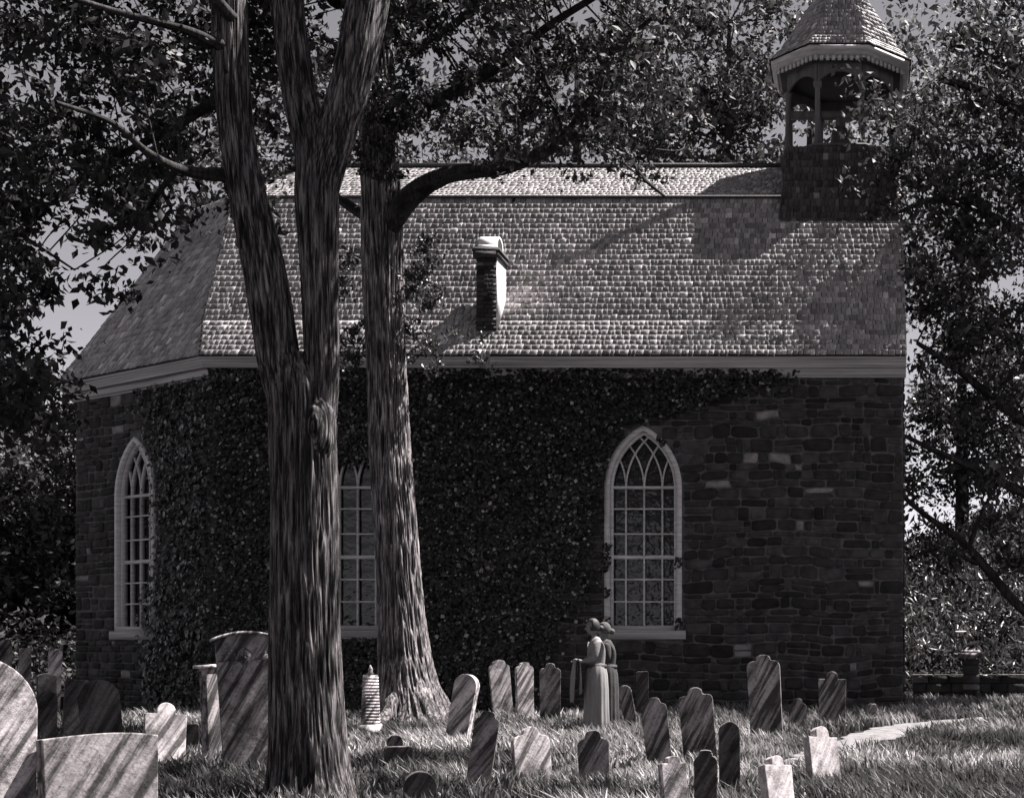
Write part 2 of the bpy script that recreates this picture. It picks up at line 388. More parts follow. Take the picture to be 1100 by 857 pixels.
def shingles(mb, p0, p1, q0, q1, expo, wd, rng, raise_=.014):
    p0, p1, q0, q1 = [np.asarray(a, float) for a in (p0, p1, q0, q1)]
    u = (p1-p0)/np.linalg.norm(p1-p0); up = (q0-p0)-u*np.dot(q0-p0, u); H = np.linalg.norm(up); up /= H
    nrm = np.cross(u, up)
    rows = max(2, int(round(H/expo))); ex = H/rows
    aL = lambda h: np.dot(q0-p0, u)*h/H
    aR = lambda h: np.linalg.norm(p1-p0)+(np.dot(q1-p1, u))*h/H
    for k in range(rows):
        h0 = k*ex; h1 = min(h0+ex*1.25, H); a, A = aL(h0), aR(h0); x = a-rng.random()*wd
        sag = .012*math.sin(k*1.7+rng.random()*2)
        while x < A:
            wv = wd*(.6+.9*rng.random()); xa, xb = max(x, a), min(x+wv-rng.uniform(.004, .014), A); x += wv
            if xb-xa < .012: continue
            hb = h0+rng.normal()*.007-.006+sag*math.sin(xa*.9); rs = raise_*(.75+.5*rng.random()); tl = rng.normal()*.003
            ta, tb = np.clip([xa, xb], aL(h1), aR(h1))
            f = lambda s, h, z: p0+u*s+up*h+nrm*z
            mb.add([f(xa, hb, .001), f(xb, hb, .001), f(xb, hb, rs+tl), f(xa, hb, rs-tl), f(ta, h1, .004), f(tb, h1, .004)],
                   [[0, 1, 2, 3], [3, 2, 5, 4]], [[0, 3, 4], [1, 5, 2]], tone=np.clip(rng.beta(2, 2.6)+(.25 if rng.random() < .04 else 0), 0, 1))
rng = np.random.default_rng(3); mb = MB()
# ring index: 0 = front right, 5 = front left (A), 4 = B, 3 = B back
for a, b_, (za, zb) in ((r0, r1, (Z0, Z1)), (r1, r2, (Z1, Z2))):
    for i0, i1 in ((5, 0), (4, 5), (3, 4)):
        shingles(mb, p3(a[i0], za), p3(a[i1], za), p3(b_[i0], zb), p3(b_[i1], zb), .155, .10, rng)
shingles(mb, p3(r2[5], Z2), p3(r2[0], Z2), RS, RE, .155, .10, rng)
shingles(mb, p3(r2[4], Z2), p3(r2[5], Z2), RS, RS+[.001, 0, 0], .155, .10, rng)
shingles(mb, p3(r2[3], Z2), p3(r2[4], Z2), RS, RS+[0, -.001, 0], .155, .10, rng)
roof = cpart(mb.build('roof', M['shingle']))
# ridge boards along the break of the gambrel and the ridge, and the deck underneath
dk = MB()
def quad(mb_, a, b_, c, d): mb_.add([a, b_, c, d], [[0, 1, 2, 3]])
dn = np.array([0, 0, -.035])
for a, b_, (za, zb) in ((r0, r1, (Z0, Z1)), (r1, r2, (Z1, Z2))):
    for k in range(1, 6):
        j = (k+1) % 6; quad(dk, p3(a[k], za)+dn, p3(a[j], za)+dn, p3(b_[j], zb)+dn, p3(b_[k], zb)+dn)
quad(dk, p3(r2[5], Z2)+dn, p3(r2[0], Z2)+dn, RE+dn, RS+dn); quad(dk, p3(r2[1], Z2)+dn, p3(r2[2], Z2)+dn, RS+dn, RE+dn)
for k in (2, 3, 4): dk.add([p3(r2[k], Z2)+dn, p3(r2[k+1], Z2)+dn, RS+dn], None, [[0, 1, 2]])
g = [p3((.69, 25.0), 6.2), p3((.69, 25.45), 7.0), p3((.69, 27.7), 9.85), p3((.69, YR), 11.2), p3((.69, 32.3), 9.85), p3((.69, 34.55), 7.0), p3((.69, 35.0), 6.2)]
dk.add(g, [[0, 1, 5, 6], [1, 2, 4, 5]], [[2, 3, 4]])
cpart(dk.build('roof_deck', M['deck']), church)
rb = MB()
rb.box(((r2[5][0]+.7)/2, r2[0][1]-.012, Z2+.022), ((.7-r2[5][0])/2, .05, .022)); rb.box(((RS[0]+.7)/2, YR, Z3+.04), ((.7-RS[0])/2, .07, .03))
cpart(rb.build('ridge_board', M['shingle_dark']))
# cornice: a moulded profile mitred round the footprint
prof = [(.29, -.03), (.29, -.075), (.262, -.08), (.262, -.105), (.25, -.11), (.215, -.17), (.205, -.172), (.205, -.205), (.10, -.21), (.10, -.315), (.07, -.32), (.05, -.35), (0.02, -.352)]
rings = [[p3(p, Z0+dz) for p in offset(d, .05)] for d, dz in prof]
mb = MB()
for k in range(len(prof)-1):
    for e in (1, 2, 3, 4, 5):
        j = (e+1) % 6; quad(mb, rings[k][e], rings[k][j], rings[k+1][j], rings[k+1][e])
V = [r[0] for r in rings]+[p3((V_[0], 25.0), V_[2]) for V_ in [r[0] for r in rings]]
n = len(prof); mb.add(V, [[k, k+1, n+k+1, n+k] for k in range(n-1)])
cpart(mb.build('cornice', M['cornice']))
# walls with pointed window openings
ZG, ZT = -.3, 6.06
WH, SILL, SPR, APX = .66, 1.62, 4.08, 5.15      # half width, sill, springing, apex
RA = (WH**2+(APX-SPR)**2)/(2*WH)
def arch_half(z, a=WH, R=RA):                   # half width of opening at height z
    if z < SPR: return a
    h = z-SPR; v = R*R-h*h
    return max(0., math.sqrt(v)-(R-a)) if v > 0 else 0.
def arch_top(x, a=WH, R=RA):
    v = R*R-(abs(x)+R-a)**2; return SPR+math.sqrt(max(v, 0))
def wall(O, U, N, L, holes, rng, zt=ZT):
    """rubble wall: stones laid in rough courses over a mortar backing, openings left"""
    O, U, N = map(np.asarray, (O, U, N)); P = lambda u, d, z: np.array([O[0]+U[0]*u+N[0]*d, O[1]+U[1]*u+N[1]*d, z])
    st, mo = MB(), MB()
    cuts = [0]
    for hc in holes: cuts += [hc-WH, hc+WH]
    cuts.append(L)
    for k in range(0, len(cuts), 2): quad(mo, P(cuts[k], 0, ZG), P(cuts[k+1], 0, ZG), P(cuts[k+1], 0, zt), P(cuts[k], 0, zt))
    for hc in holes:
        xs_ = np.linspace(-WH, WH, 25)
        for a, b_ in zip(xs_[:-1], xs_[1:]):
            quad(mo, P(hc+a, 0, ZG), P(hc+b_, 0, ZG), P(hc+b_, 0, SILL), P(hc+a, 0, SILL))
            quad(mo, P(hc+a, 0, arch_top(a)), P(hc+b_, 0, arch_top(b_)), P(hc+b_, 0, zt), P(hc+a, 0, zt))
            quad(mo, P(hc+a, 0, arch_top(a)), P(hc+b_, 0, arch_top(b_)), P(hc+b_, -.35, arch_top(b_)), P(hc+a, -.35, arch_top(a)))
        quad(mo, P(hc-WH, 0, SILL), P(hc-WH, 0, SPR), P(hc-WH, -.35, SPR), P(hc-WH, -.35, SILL))
        quad(mo, P(hc+WH, 0, SILL), P(hc+WH, 0, SPR), P(hc+WH, -.35, SPR), P(hc+WH, -.35, SILL))
        quad(mo, P(hc-WH, 0, SILL), P(hc+WH, 0, SILL), P(hc+WH, -.35, SILL), P(hc-WH, -.35, SILL))
        quad(mo, P(hc-WH, -.36, SILL), P(hc+WH, -.36, SILL), P(hc+WH, -.36, APX), P(hc-WH, -.36, APX))
    z = ZG
    while z < zt-.05:
        h = rng.uniform(.09, .24); z1 = min(z+h, zt); iv = [(0., L)]
        for hc in holes:
            if z1 > SILL-.1 and z < APX+.04:
                hw = max(arch_half(max(z, SILL)), arch_half(z1))+.035
                if z1 > APX: hw = max(hw, .1)
                iv = [s for a, b_ in iv for s in ((a, min(b_, hc-hw)), (max(a, hc+hw), b_)) if s[1]-s[0] > .05]
        for a, b_ in iv:
            x = a
            while x < b_-.04:
                wv = rng.uniform(.10, .52); xe = min(x+wv, b_)
                if b_-xe < .12: xe = b_
                parts = [(z, z1)] if (h < .19 or rng.random() > .3) else [(z, z+(z1-z)*.5), (z+(z1-z)*.5, z1)]
                for za, zb in parts:
                    g_ = rng.uniform(.003, .013); n_ = 9; cu, cz = (x+xe)/2, (za+zb)/2; hu, hz = (xe-x)/2-g_, (zb-za)/2-g_
                    if hu < .02 or hz < .02: continue
                    th = np.linspace(0, 2*np.pi, 13)[:-1]+.26; pw = rng.uniform(.28, .5)
                    eu = np.sign(np.cos(th))*np.abs(np.cos(th))**pw*hu*(1+rng.normal(size=12)*.05); ez = np.sign(np.sin(th))*np.abs(np.sin(th))**pw*hz*(1+rng.normal(size=12)*.07)
                    d = rng.uniform(.018, .045); V = [P(cu+a_, .0, cz+c_) for a_, c_ in zip(eu, ez)]
                    V += [P(cu+a_*.93, d*.75+rng.normal()*.004, cz+c_*.9) for a_, c_ in zip(eu, ez)]
                    V += [P(cu+a_*.6, d+rng.normal()*.006, cz+c_*.6) for a_, c_ in zip(eu, ez)]+[P(cu, d+rng.normal()*.008, cz)]
                    Q = [[i_, (i_+1) % 12, 12+(i_+1) % 12, 12+i_] for i_ in range(12)]+[[12+i_, 12+(i_+1) % 12, 24+(i_+1) % 12, 24+i_] for i_ in range(12)]
                    T = [[24+i_, 24+(i_+1) % 12, 36] for i_ in range(12)]
                    tn = rng.beta(1.6, 2.4)*.8
                    if rng.random() < .03: tn = 1.
                    st.add(V, Q, T, tone=tn)
                x = xe
        z = z1
    return st, mo
rng = np.random.default_rng(21); LW = .645+11.32
WIN = [(382-PX)*25/F+11.32, (691-PX)*25/F+11.32]
dgd = (FP[5]-FP[4]); LD = np.linalg.norm(dgd); dgd /= LD; ND = np.array([dgd[1], -dgd[0]])
FR = [(FP[5], np.array([1., 0]), np.array([0, -1.]), LW, WIN), (FP[4], dgd, ND, LD, [LD*.46]),
      (FP[3], np.array([0, -1.]), np.array([-1., 0]), 4.8, []), (FP[0], np.array([0., 1]), np.array([1., 0]), 10.0, [])]
walls = MB(); mort = MB()
def warp(V):
    V = V.copy(); q = V[:, 0]+V[:, 1]
    V[:, 2] += .11*(n3(q, V[:, 2], 1, 1.1)-.5)+.05*(n3(q, V[:, 2], 4, 3.5)-.5); e = .05*(n3(q, V[:, 2], 8, 3.)-.5)
    V[:, 0] += e; return V
for O, U, N, L, H in FR:
    s_, m_ = wall(O, U, N, L, H, rng)
    for src, dst in ((s_, walls), (m_, mort)):
        off = dst.n
        dst.V += [warp(v_) if src is s_ else v_ for v_ in src.V]; dst.Q += [q+off for q in src.Q]; dst.T += [q+off for q in src.T]; dst.tq += src.tq; dst.tt += src.tt; dst.n += src.n
quad(mort, p3(FP[1], ZG), p3(FP[2], ZG), p3(FP[2], ZT), p3(FP[1], ZT)); quad(mort, p3(FP[2], ZG), p3(FP[3], ZG), p3(FP[3], ZT), p3(FP[2], ZT))
wo = cpart(walls.build('stone_wall', M['stone'])); mo_ = mort.build('mortar', M['mortar'], wo)
# windows
def strip(mb_, P, path, hw, d0, d1, closed=False):
    """rectangular bar swept along a path in the wall plane (u, z), mitred"""
    path = np.asarray(path, float); T = np.gradient(path, axis=0) if len(path) > 2 else np.repeat([path[1]-path[0]], 2, 0)
    T /= np.linalg.norm(T, axis=1)[:, None]; Nn = np.stack([-T[:, 1], T[:, 0]], 1); V = []
    for p, nn in zip(path, Nn):
        a, b_ = p-nn*hw, p+nn*hw; V += [P(a[0], d0, a[1]), P(b_[0], d0, b_[1]), P(b_[0], d1, b_[1]), P(a[0], d1, a[1])]
    Q = []
    for k in range(len(path)-1):
        for s in range(4): Q.append([k*4+s, k*4+(s+1) % 4, k*4+4+(s+1) % 4, k*4+4+s])
    Q += [[0, 1, 2, 3], [len(V)-4, len(V)-1, len(V)-2, len(V)-3]]; mb_.add(V, Q)
def outline(a, z0, extra=0):
    R = RA-(WH-a)                                # concentric arches
    c = RA-WH; n_ = 14; top = SPR+math.sqrt(max(R*R-c*c, 0)); pts = [(-a, z0), (-a, (z0+SPR)/2), (-a, SPR)]
    for k in range(1, n_):
        t = math.atan2(top-SPR, c)*k/n_; pts.append((c-R*math.cos(t), SPR+R*math.sin(t)))
    pts.append((0, top)); return pts+[(-x, z) for x, z in pts[-2::-1]]
def window(O, U, N, hc):
    P = lambda u, d, z: np.array([O[0]+U[0]*(hc+u)+N[0]*d, O[1]+U[1]*(hc+u)+N[1]*d, z])
    fr = MB(); out = np.array(outline(WH-.035, SILL+.002)); strip(fr, P, out, .045, -.12, .035)
    strip(fr, P, np.array(outline(WH-.105, SILL+.05)), .026, -.14, -.03)
    fo = cpart(fr.build('window', M['paint']))
    sb = MB()
    a0, a1 = P(-WH-.09, 0, 0), P(WH+.09, 0, 0)
    for (d0, d1, z0, z1, e) in ((-.2, .10, SILL-.16, SILL-.01, .08), (-.15, .055, SILL-.009, SILL+.075, -.03)):
        V = [P(s*(WH+e), d, z) for z in (z0, z1) for d in (d0, d1) for s in (-1, 1)]
        sb.add(V, [[0, 1, 3, 2], [4, 6, 7, 5], [0, 4, 5, 1], [2, 3, 7, 6], [0, 2, 6, 4], [1, 5, 7, 3]])
    sb.build('sill', M['cornice'], fo)
    gl = MB(); xs_ = np.linspace(-WH+.03, WH-.03, 25)
    for a, b_ in zip(xs_[:-1], xs_[1:]): quad(gl, P(a, -.17, SILL), P(b_, -.17, SILL), P(b_, -.17, arch_top(b_)-.02), P(a, -.17, arch_top(a)-.02))
    gl.build('glass', M['glass'], fo)
    mu_ = MB(); a = WH-.12; sp = 2*WH*.96/4
    for k in (-1, 0, 1): strip(mu_, P, [(k*sp, SILL+.06), (k*sp, SPR+.02)], .014, -.165, -.085)
    rowz = [EYE+(PY-py)*25/F for py in (523, 546, 573, 598, 622, 646)]
    for j, z in enumerate(rowz): strip(mu_, P, [(-a-.02, z), (a+.02, z)], .032 if j == 3 else (.024 if j == 0 else .013), -.167, -.075 if j in (0, 3) else -.088)
    for k in (-2, -1, 0, 1, 2):                   # intersecting tracery
        for sgn in (-1, 1):
            x0 = k*sp; c = x0+sgn*RA; pts = []
            for t in np.linspace(0, 1.25, 40):
                x = c-sgn*RA*math.cos(t); z = SPR+RA*math.sin(t)
                if abs(x) > arch_half(z)-.06: break
                pts.append((x, z))
            if len(pts) > 2: strip(mu_, P, pts, .014, -.163, -.091+.004*sgn+.0015*k)
    mu_.build('mullion', M['paint'], fo)
for O, U, N, L, H in FR:
    for hc in H: window(O, U, N, hc)
# ------------------------------------------------------------------ chimney
cx0, cx1 = (513-PX)*25.2/F, (532-PX)*25.2/F
mb = MB(); cxm, cw = (cx0+cx1)/2, (cx1-cx0)/2+.02; cy = 25.2+.30
# courses of bricks round the stack
z = 6.7; row = 0; rng = np.random.default_rng(8)
mb.box((cxm, cy, 7.4), (cw-.012, .30-.012, .75), tone=.3)
ch = cpart(mb.build('chimney', M['brick']))
bb = MB()
while z < 8.12:
    x = cxm-cw-(.06 if row % 2 else 0)
    while x < cxm+cw:
        xa, xb = max(x, cxm-cw), min(x+.19, cxm+cw); x += .2
        if xb-xa > .02: bb.box(((xa+xb)/2, cy-.30+.05, z+.033), ((xb-xa)/2, .055+rng.uniform(0, .006), .031), tone=rng.random())
    z += .075; row += 1
bb.build('brick_face', M['stone'], ch)
lw = MB(); lw.box((cxm+cw+.004, cy, 7.4), (.012, .295, .74)); lw.build('sunlit_side', M['render'], ch)  # pale panel: sunlight on the stack's right side painted as a lighter colour
cp = MB(); cp.box((cxm, cy, 8.17), (cw+.05, .35, .05)); cp.box((cxm, cy, 8.26), (cw+.07, .37, .038), taper=.9)
cp.build('chimney_cap', M['brick'], ch)
vt = MB(); V = []; Q = []                       # arched hood over the flue, open at its ends
for xk in (-1, 1):
    for r in (.17, .13):
        for k in range(13):
            t = math.pi*k/12; V.append((cxm+xk*(cw-.01), cy+r*1.3*math.cos(t), 8.30+.06+r*1.15*math.sin(t)))
n_ = 13
for k in range(12):
    Q += [[k, k+1, 26+k+1, 26+k], [13+k, 39+k, 39+k+1, 13+k+1], [k, 13+k, 13+k+1, k+1], [26+k, 26+k+1, 39+k+1, 39+k]]
vt.add(V, Q); vt.box((cxm, cy+.195, 8.32), (cw-.01, .026, .045)); vt.box((cxm, cy-.195, 8.32), (cw-.01, .026, .045))
vt.build('chimney_hood', M['render'], ch)
# ------------------------------------------------------------------ belfry
BX, BY = (903-PX)*29.0/F, 29.0; rng = np.random.default_rng(31)
ZD = 10.98
def rect(hx, hy, z): return [np.array([BX+a*hx, BY+b_*hy, z]) for a, b_ in ((-1, -1), (1, -1), (1, 1), (-1, 1))]
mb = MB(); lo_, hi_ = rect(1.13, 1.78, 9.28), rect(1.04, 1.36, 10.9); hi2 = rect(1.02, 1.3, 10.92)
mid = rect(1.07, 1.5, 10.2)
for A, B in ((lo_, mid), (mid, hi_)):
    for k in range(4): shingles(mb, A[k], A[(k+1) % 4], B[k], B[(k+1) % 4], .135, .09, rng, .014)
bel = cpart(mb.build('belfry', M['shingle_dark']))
mb = MB()
for A, B in ((lo_, mid), (mid, hi_)):
    A = [a*1 for a in A]; c = np.array([BX, BY, 0])
    sh = lambda p: np.array([c[0]+(p[0]-c[0])*.985, c[1]+(p[1]-c[1])*.985, p[2]])
    for k in range(4): quad(mb, sh(A[k]), sh(A[(k+1) % 4]), sh(B[(k+1) % 4]), sh(B[k]))
mb.build('belfry_boards', M['deck'], bel)
R8 = lambda ap: ap/math.cos(math.pi/8)
def oct_(ap, z): return [(BX+R8(ap)*math.sin(math.pi/8+k*math.pi/4), BY-R8(ap)*math.cos(math.pi/8+k*math.pi/4), z) for k in range(8)]
mb = MB()
mb.lathe((BX, BY, 0), [(R8(1.12), 10.90), (R8(1.12), 10.96), (R8(1.2), 10.97), (R8(1.2), 11.02), (R8(.3), 11.03)], 8); mb.build('deck', M['wood'], bel)
mb = MB(); mb.lathe((BX, BY, 0), [(R8(1.19), 12.625), (R8(1.19), 12.65)], 8); mb.build('ceiling', M['deck'], bel)
for k in range(8):
    a = math.pi/8+k*math.pi/4; x, y = BX+1.12*math.sin(a), BY-1.12*math.cos(a); mb = MB()
    mb.lathe((x, y, 11.02), [(.085, 0), (.085, .09), (.062, .11), (.055, .6), (.050, 1.1), (.07, 1.13), (.085, 1.16), (.085, 1.24)], 14)
    mb.build('column', M['wood'], bel, smooth=False)
# arched boards between the columns
mb = MB()
for k in range(8):
    a0, a1 = math.pi/8+k*math.pi/4, math.pi/8+(k+1)*math.pi/4
    p, q = np.array([BX+1.12*math.sin(a0), BY-1.12*math.cos(a0)]), np.array([BX+1.12*math.sin(a1), BY-1.12*math.cos(a1)])
    d = q-p; L = np.linalg.norm(d); d /= L; nn = np.array([d[1], -d[0]]); ts = np.linspace(0, 1, 17)
    zb = [12.46-.22*abs(2*t-1)**2.2 for t in ts]
    for s, e in ((.02, 0), (-.02, 1)):
        V = [p3(p+d*L*t+nn*s, z) for t, z in zip(ts, zb)]+[p3(p+d*L*t+nn*s, 12.72) for t in ts]
        mb.add(V, [[i_, i_+1, 18+i_, 17+i_] for i_ in range(16)])
    V = [p3(p+d*L*t+nn*.02, z) for t, z in zip(ts, zb)]+[p3(p+d*L*t-nn*.02, z) for t, z in zip(ts, zb)]
    mb.add(V, [[i_, i_+1, 18+i_, 17+i_] for i_ in range(16)])
mb.build('arched_board', M['wood'], bel)
mb = MB(); mb.lathe((BX, BY, 0), [(R8(.9), 12.66), (R8(1.22), 12.655), (R8(1.23), 12.70), (R8(1.30), 12.705), (R8(1.31), 12.77), (R8(1.35), 12.775), (R8(1.37), 12.84), (R8(1.0), 12.86)], 8)
mb.build('belfry_cornice', M['paint'], bel)
mb = MB()                                        # pendant trim below the eave
for k in range(8):
    a0, a1 = math.pi/8+k*math.pi/4, math.pi/8+(k+1)*math.pi/4
    p, q = np.array([BX+R8(1.25)*math.sin(a0), BY-R8(1.25)*math.cos(a0)]), np.array([BX+R8(1.25)*math.sin(a1), BY-R8(1.25)*math.cos(a1)])
    d = (q-p)/np.linalg.norm(q-p); L = np.linalg.norm(q-p)
    for j in range(9):
        c = p+d*L*(j+.5)/9; rt = np.array([[d[0], -d[1], 0], [d[1], d[0], 0], [0, 0, 1]])
        mb.box((c[0], c[1], 12.645), (.034, .012, .052), rot=rt)
mb.build('pendant_trim', M['paint'], bel)
mb = MB(); ro = [(1.40, 12.86), (1.16, 13.12), (.45, 14.35), (.06, 15.15)]
for (a0, z0), (a1, z1) in zip(ro[:-1], ro[1:]):
    A, B = oct_(a0, z0), oct_(a1, z1)
    for k in range(8): shingles(mb, A[k], A[(k+1) % 8], B[k], B[(k+1) % 8], .125, .085, rng, .02)
mb.build('belfry_roof', M['shingle'], bel)
mb = MB(); mb.lathe((BX, BY, 0), [(R8(a)*.98, z-.02) for a, z in ro], 8); mb.build('roof_boards', M['deck'], bel)
mb = MB(); mb.lathe((BX, BY, 0), [(.10, 15.0), (.08, 16.5), (.05, 19.3)], 10); mb.lathe((BX, BY, 18.0), [(.01, -.17), (.11, -.13), (.16, 0), (.11, .13), (.01, .17)], 16)
mb.box((BX, BY, 18.7), (.42, .012, .03)); mb.box((BX-.36, BY, 18.7), (.13, .010, .12)); mb.build('weather_vane', M['metal'], bel)
mb = MB(); mb.lathe((BX, BY, 11.22), [(.30, 0), (.285, .03), (.235, .10), (.20, .22), (.185, .40), (.14, .49), (.03, .53)], 24); mb.build('bell', M['metal'], bel, smooth=True)
mb = MB(); mb.box((BX, BY, 11.83), (.10, .08, .09)); mb.box((BX, BY, 11.98), (1.0, .06, .07)); mb.box((BX-.42, BY, 11.55), (.035, .06, .5)); mb.box((BX+.42, BY, 11.55), (.035, .06, .5)); mb.build('bell_yoke', M['wood'], bel)
# ================================================================== IVY on the wall
def ivy():
    rng = np.random.default_rng(4); P = []; fl = []
    n = 95000; px = rng.uniform(150, 860, n); py = rng.uniform(398, 760, n)
    u = (px-PX)*25/F; z = EYE+(PY-py)*25/F
    nb = n3(u, z, 2, .9); n2 = n3(u, z, 7, 3.)
    edge = 665+60*(nb-.5)*2 + 170*sm(470, 405, py) - 90*sm(560, 760, py)
    d1 = np.clip((edge-px)/45, 0, 1)
    dwin = np.maximum(np.abs(px-691)-40, 0)
    around = (np.abs(px-691) < 50) & (py > 450) & (py < 700)
    keep = (rng.random(n) < d1*(.55+.6*n2)) & (px > 228)
    for wx in (691, 382):
        uu = np.abs((px-wx)*25/F); ins = np.array([uu_ < arch_half(z_)-.0 and SILL-.16 < z_ < (9 if wx == 691 else SPR+.38) for uu_, z_ in zip(uu, z)])
        keep &= ~ins
        rim = np.array([(uu_ < arch_half(z_)+.02) and (uu_ > arch_half(z_)-.10) and z_ > SILL for uu_, z_ in zip(uu, z)])
        keep |= rim & (n3(u, z, 11, 4.) > .62) & (rng.random(n) < .8) & (px > 228)
    k = keep; dep = .06+.14*n3(u[k], z[k], 4, 1.6)*d1[k]+.04*rng.random(k.sum())
    A = np.stack([u[k], 25-dep, z[k]], 1)
    # the canted wall
    m_ = 9000; s = rng.uniform(.1, LD, m_); zz = rng.uniform(.1, 6.0, m_); a = n3(s, zz, 3, 1.1)
    kk = rng.random(m_) < np.clip((s-(LD*.50)+.9*(a-.5)+.15*(zz > 4.8))/.5, 0, 1)
    uu = np.abs(s-LD*.46); ins = np.array([x < arch_half(q)-.05 and x < .22 and q > SILL-.1 for x, q in zip(s-LD*.46, zz)]) & (uu < 1)
    kk &= ~ins; s, zz = s[kk], zz[kk]; dd = .07+.1*rng.random(len(s))
    B = np.stack([FP[4][0]+dgd[0]*s+ND[0]*dd, FP[4][1]+dgd[1]*s+ND[1]*dd, zz], 1)
    V1, T1 = leaf_arrays(A, .058, rng, flat=(0, -1.6, .55), aspect=.9, droop=1.2); V2, T2 = leaf_arrays(B, .075, rng, flat=(ND[0]*1.6, ND[1]*1.6, .55), aspect=.9, droop=1.2)
    fl_ = np.exp(-((A[:, 0]+5.5)/1.2)**2-((A[:, 2]-2.9)/1.6)**2)*sm(.45, .7, n3(A[:, 0], A[:, 2], 1, 1.8))  # patch of paler leaves, flecks of light painted into the ivy tone
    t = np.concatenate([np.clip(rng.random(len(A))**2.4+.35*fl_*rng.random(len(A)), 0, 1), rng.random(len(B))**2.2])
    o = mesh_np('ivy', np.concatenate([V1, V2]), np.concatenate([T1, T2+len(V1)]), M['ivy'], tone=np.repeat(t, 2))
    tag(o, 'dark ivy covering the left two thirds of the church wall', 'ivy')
ivy()
# ================================================================== TREES
def t1(px, py, Y=12.6): return at(px, py, Y)
tree = tag(empty('tree', at(338, 857, 12.6)*[1, 1, 0]), 'big near tree with forked trunk and a burl, left of centre', 'tree', 'large old trees before the church')
def rel(root, o):
    o.parent = root; o.location = -root.location; return o
def rad(w_, Y): return w_*Y/F/2
def pth(lst, Y): return [at(x, y, Y+dy) for x, y, w_, dy in lst], [rad(w_, Y+dy) for x, y, w_, dy in lst]
tb = Tubes(); Y1 = 12.6
P, R = pth([(337, 885, 104, 0), (335, 850, 88, 0), (331, 760, 76, 0), (328, 650, 70, 0), (327, 560, 67, 0), (325, 480, 68, 0), (322, 425, 66, 0), (313, 385, 56, 0)], Y1)
tb.add(P, R, 300, 360, ridge=.026, freq=26, seed=1, flare=(.7, .25))
P, R = pth([(318, 470, 30, -.0), (310, 430, 42, -.0), (299, 380, 43, -.04), (284, 290, 42, -.1), (260, 180, 36, -.2), (250, 100, 35, -.2), (246, 0, 36, -.2), (240, -130, 32, -.3), (215, -300, 24, -.6), (180, -420, 12, -1)], Y1)
tb.add(P, R, 300, 240, ridge=.018, freq=18, seed=2)
P, R = pth([(336, 470, 46, .03), (343, 425, 40, .0), (345, 380, 36, 0), (342, 290, 38, 0), (340, 215, 44, 0), (338, 165, 40, 0), (322, 100, 35, 0), (308, 0, 33, 0), (300, -130, 28, .2), (310, -330, 18, .5)], Y1)
tb.add(P, R, 300, 240, ridge=.018, freq=18, seed=3)
P, R = pth([(340, 240, 30, .02), (346, 190, 40, .0), (362, 140, 40, 0), (380, 80, 40, 0), (396, 0, 42, .1), (420, -130, 34, .3), (470, -330, 20, .8)], Y1)
tb.add(P, R, 240, 240, ridge=.018, freq=18, seed=4)
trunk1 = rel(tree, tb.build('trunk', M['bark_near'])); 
# burl: swirling lump on the right of the fork
c = at(344, 461, 12.6-.09); nU, nV = 90, 60; V = []; rv = []
for j in range(nV):
    v = math.pi*(j+.5)/nV
    for i_ in range(nU):
        u = 2*math.pi*i_/nU; d = np.array([math.sin(v)*math.cos(u), -math.cos(v), math.sin(v)*math.sin(u)])   # rings round the viewer-facing axis
        g_ = float(n3(d[0]*2, d[1]*2, d[2]*2, 1.)); rg = .5+.5*math.sin(v*26+g_*7); V.append(c+d*np.array([.11, .15, .27])*(.9+.3*g_+.05*rg)); rv.append(rg)
V.append(c+[0, -.12, 0]); rv.append(.5)
i_ = (np.arange(nV-1)[:, None]*nU+np.arange(nU)[None]); j_ = (np.arange(nV-1)[:, None]*nU+(np.arange(nU)[None]+1) % nU)
Q = np.stack([i_, j_, j_+nU, i_+nU], -1).reshape(-1, 4)
burl = mesh_np('burl', V, [Q, np.array([[k_, (k_+1) % nU, nU*nV] for k_ in range(nU)])], M['bark_near'], smooth=True, vattr=rv); rel(tree, burl)
bt = Tubes(); bt.pts = [p for p in tb.pts]
for lst in ([(245, 188, 16, -.2), (200, 184, 11, -.5), (160, 165, 8, -.9), (120, 132, 6, -1.3), (60, 110, 4, -1.8)],
            [(240, 50, 13, -.3), (200, 33, 10, -.6), (130, 14, 7, -1), (50, -10, 5, -1.5)],
            [(246, 100, 14, .2), (180, 140, 9, .8), (90, 190, 7, 1.6), (20, 250, 5, 2.2), (-20, 330, 3, 2.6)],
            [(360, 0, 20, .5), (430, -60, 14, 1.5), (520, -110, 10, 2.5), (640, -130, 7, 3.5)],
            [(250, 20, 14, -.3), (150, -90, 10, -1), (20, -160, 7, -1.5)]):
    P, R = pth(lst, Y1); bt.add(P, R, 40, 14, ridge=.006, freq=4, seed=5)
rng = np.random.default_rng(41)
def kl(px, py):      # leaf outline on the left: open sky wedge between crown and church roof
    lim = np.where(px < 45, 450, np.where(px < 95, 330-1.1*(px-45), np.where(px < 200, 215, 185)))
    lim = lim+25*np.sin(px*.13)+18*np.sin(px*.041+1)
    return py < lim
cz = np.concatenate([zone(-140, 250, -230, 460, 11.8, 15.5, 430, rng, kl), zone(235, 560, -300, -30, 11, 16, 90, rng),
                     zone(120, 205, 195, 245, 12, 13.5, 5, rng), zone(98, 112, 230, 320, 12, 12.8, 2, rng), zone(-20, 45, 330, 475, 12, 14, 22, rng), zone(265, 330, 10, 140, 13.2, 15, 8, rng)])
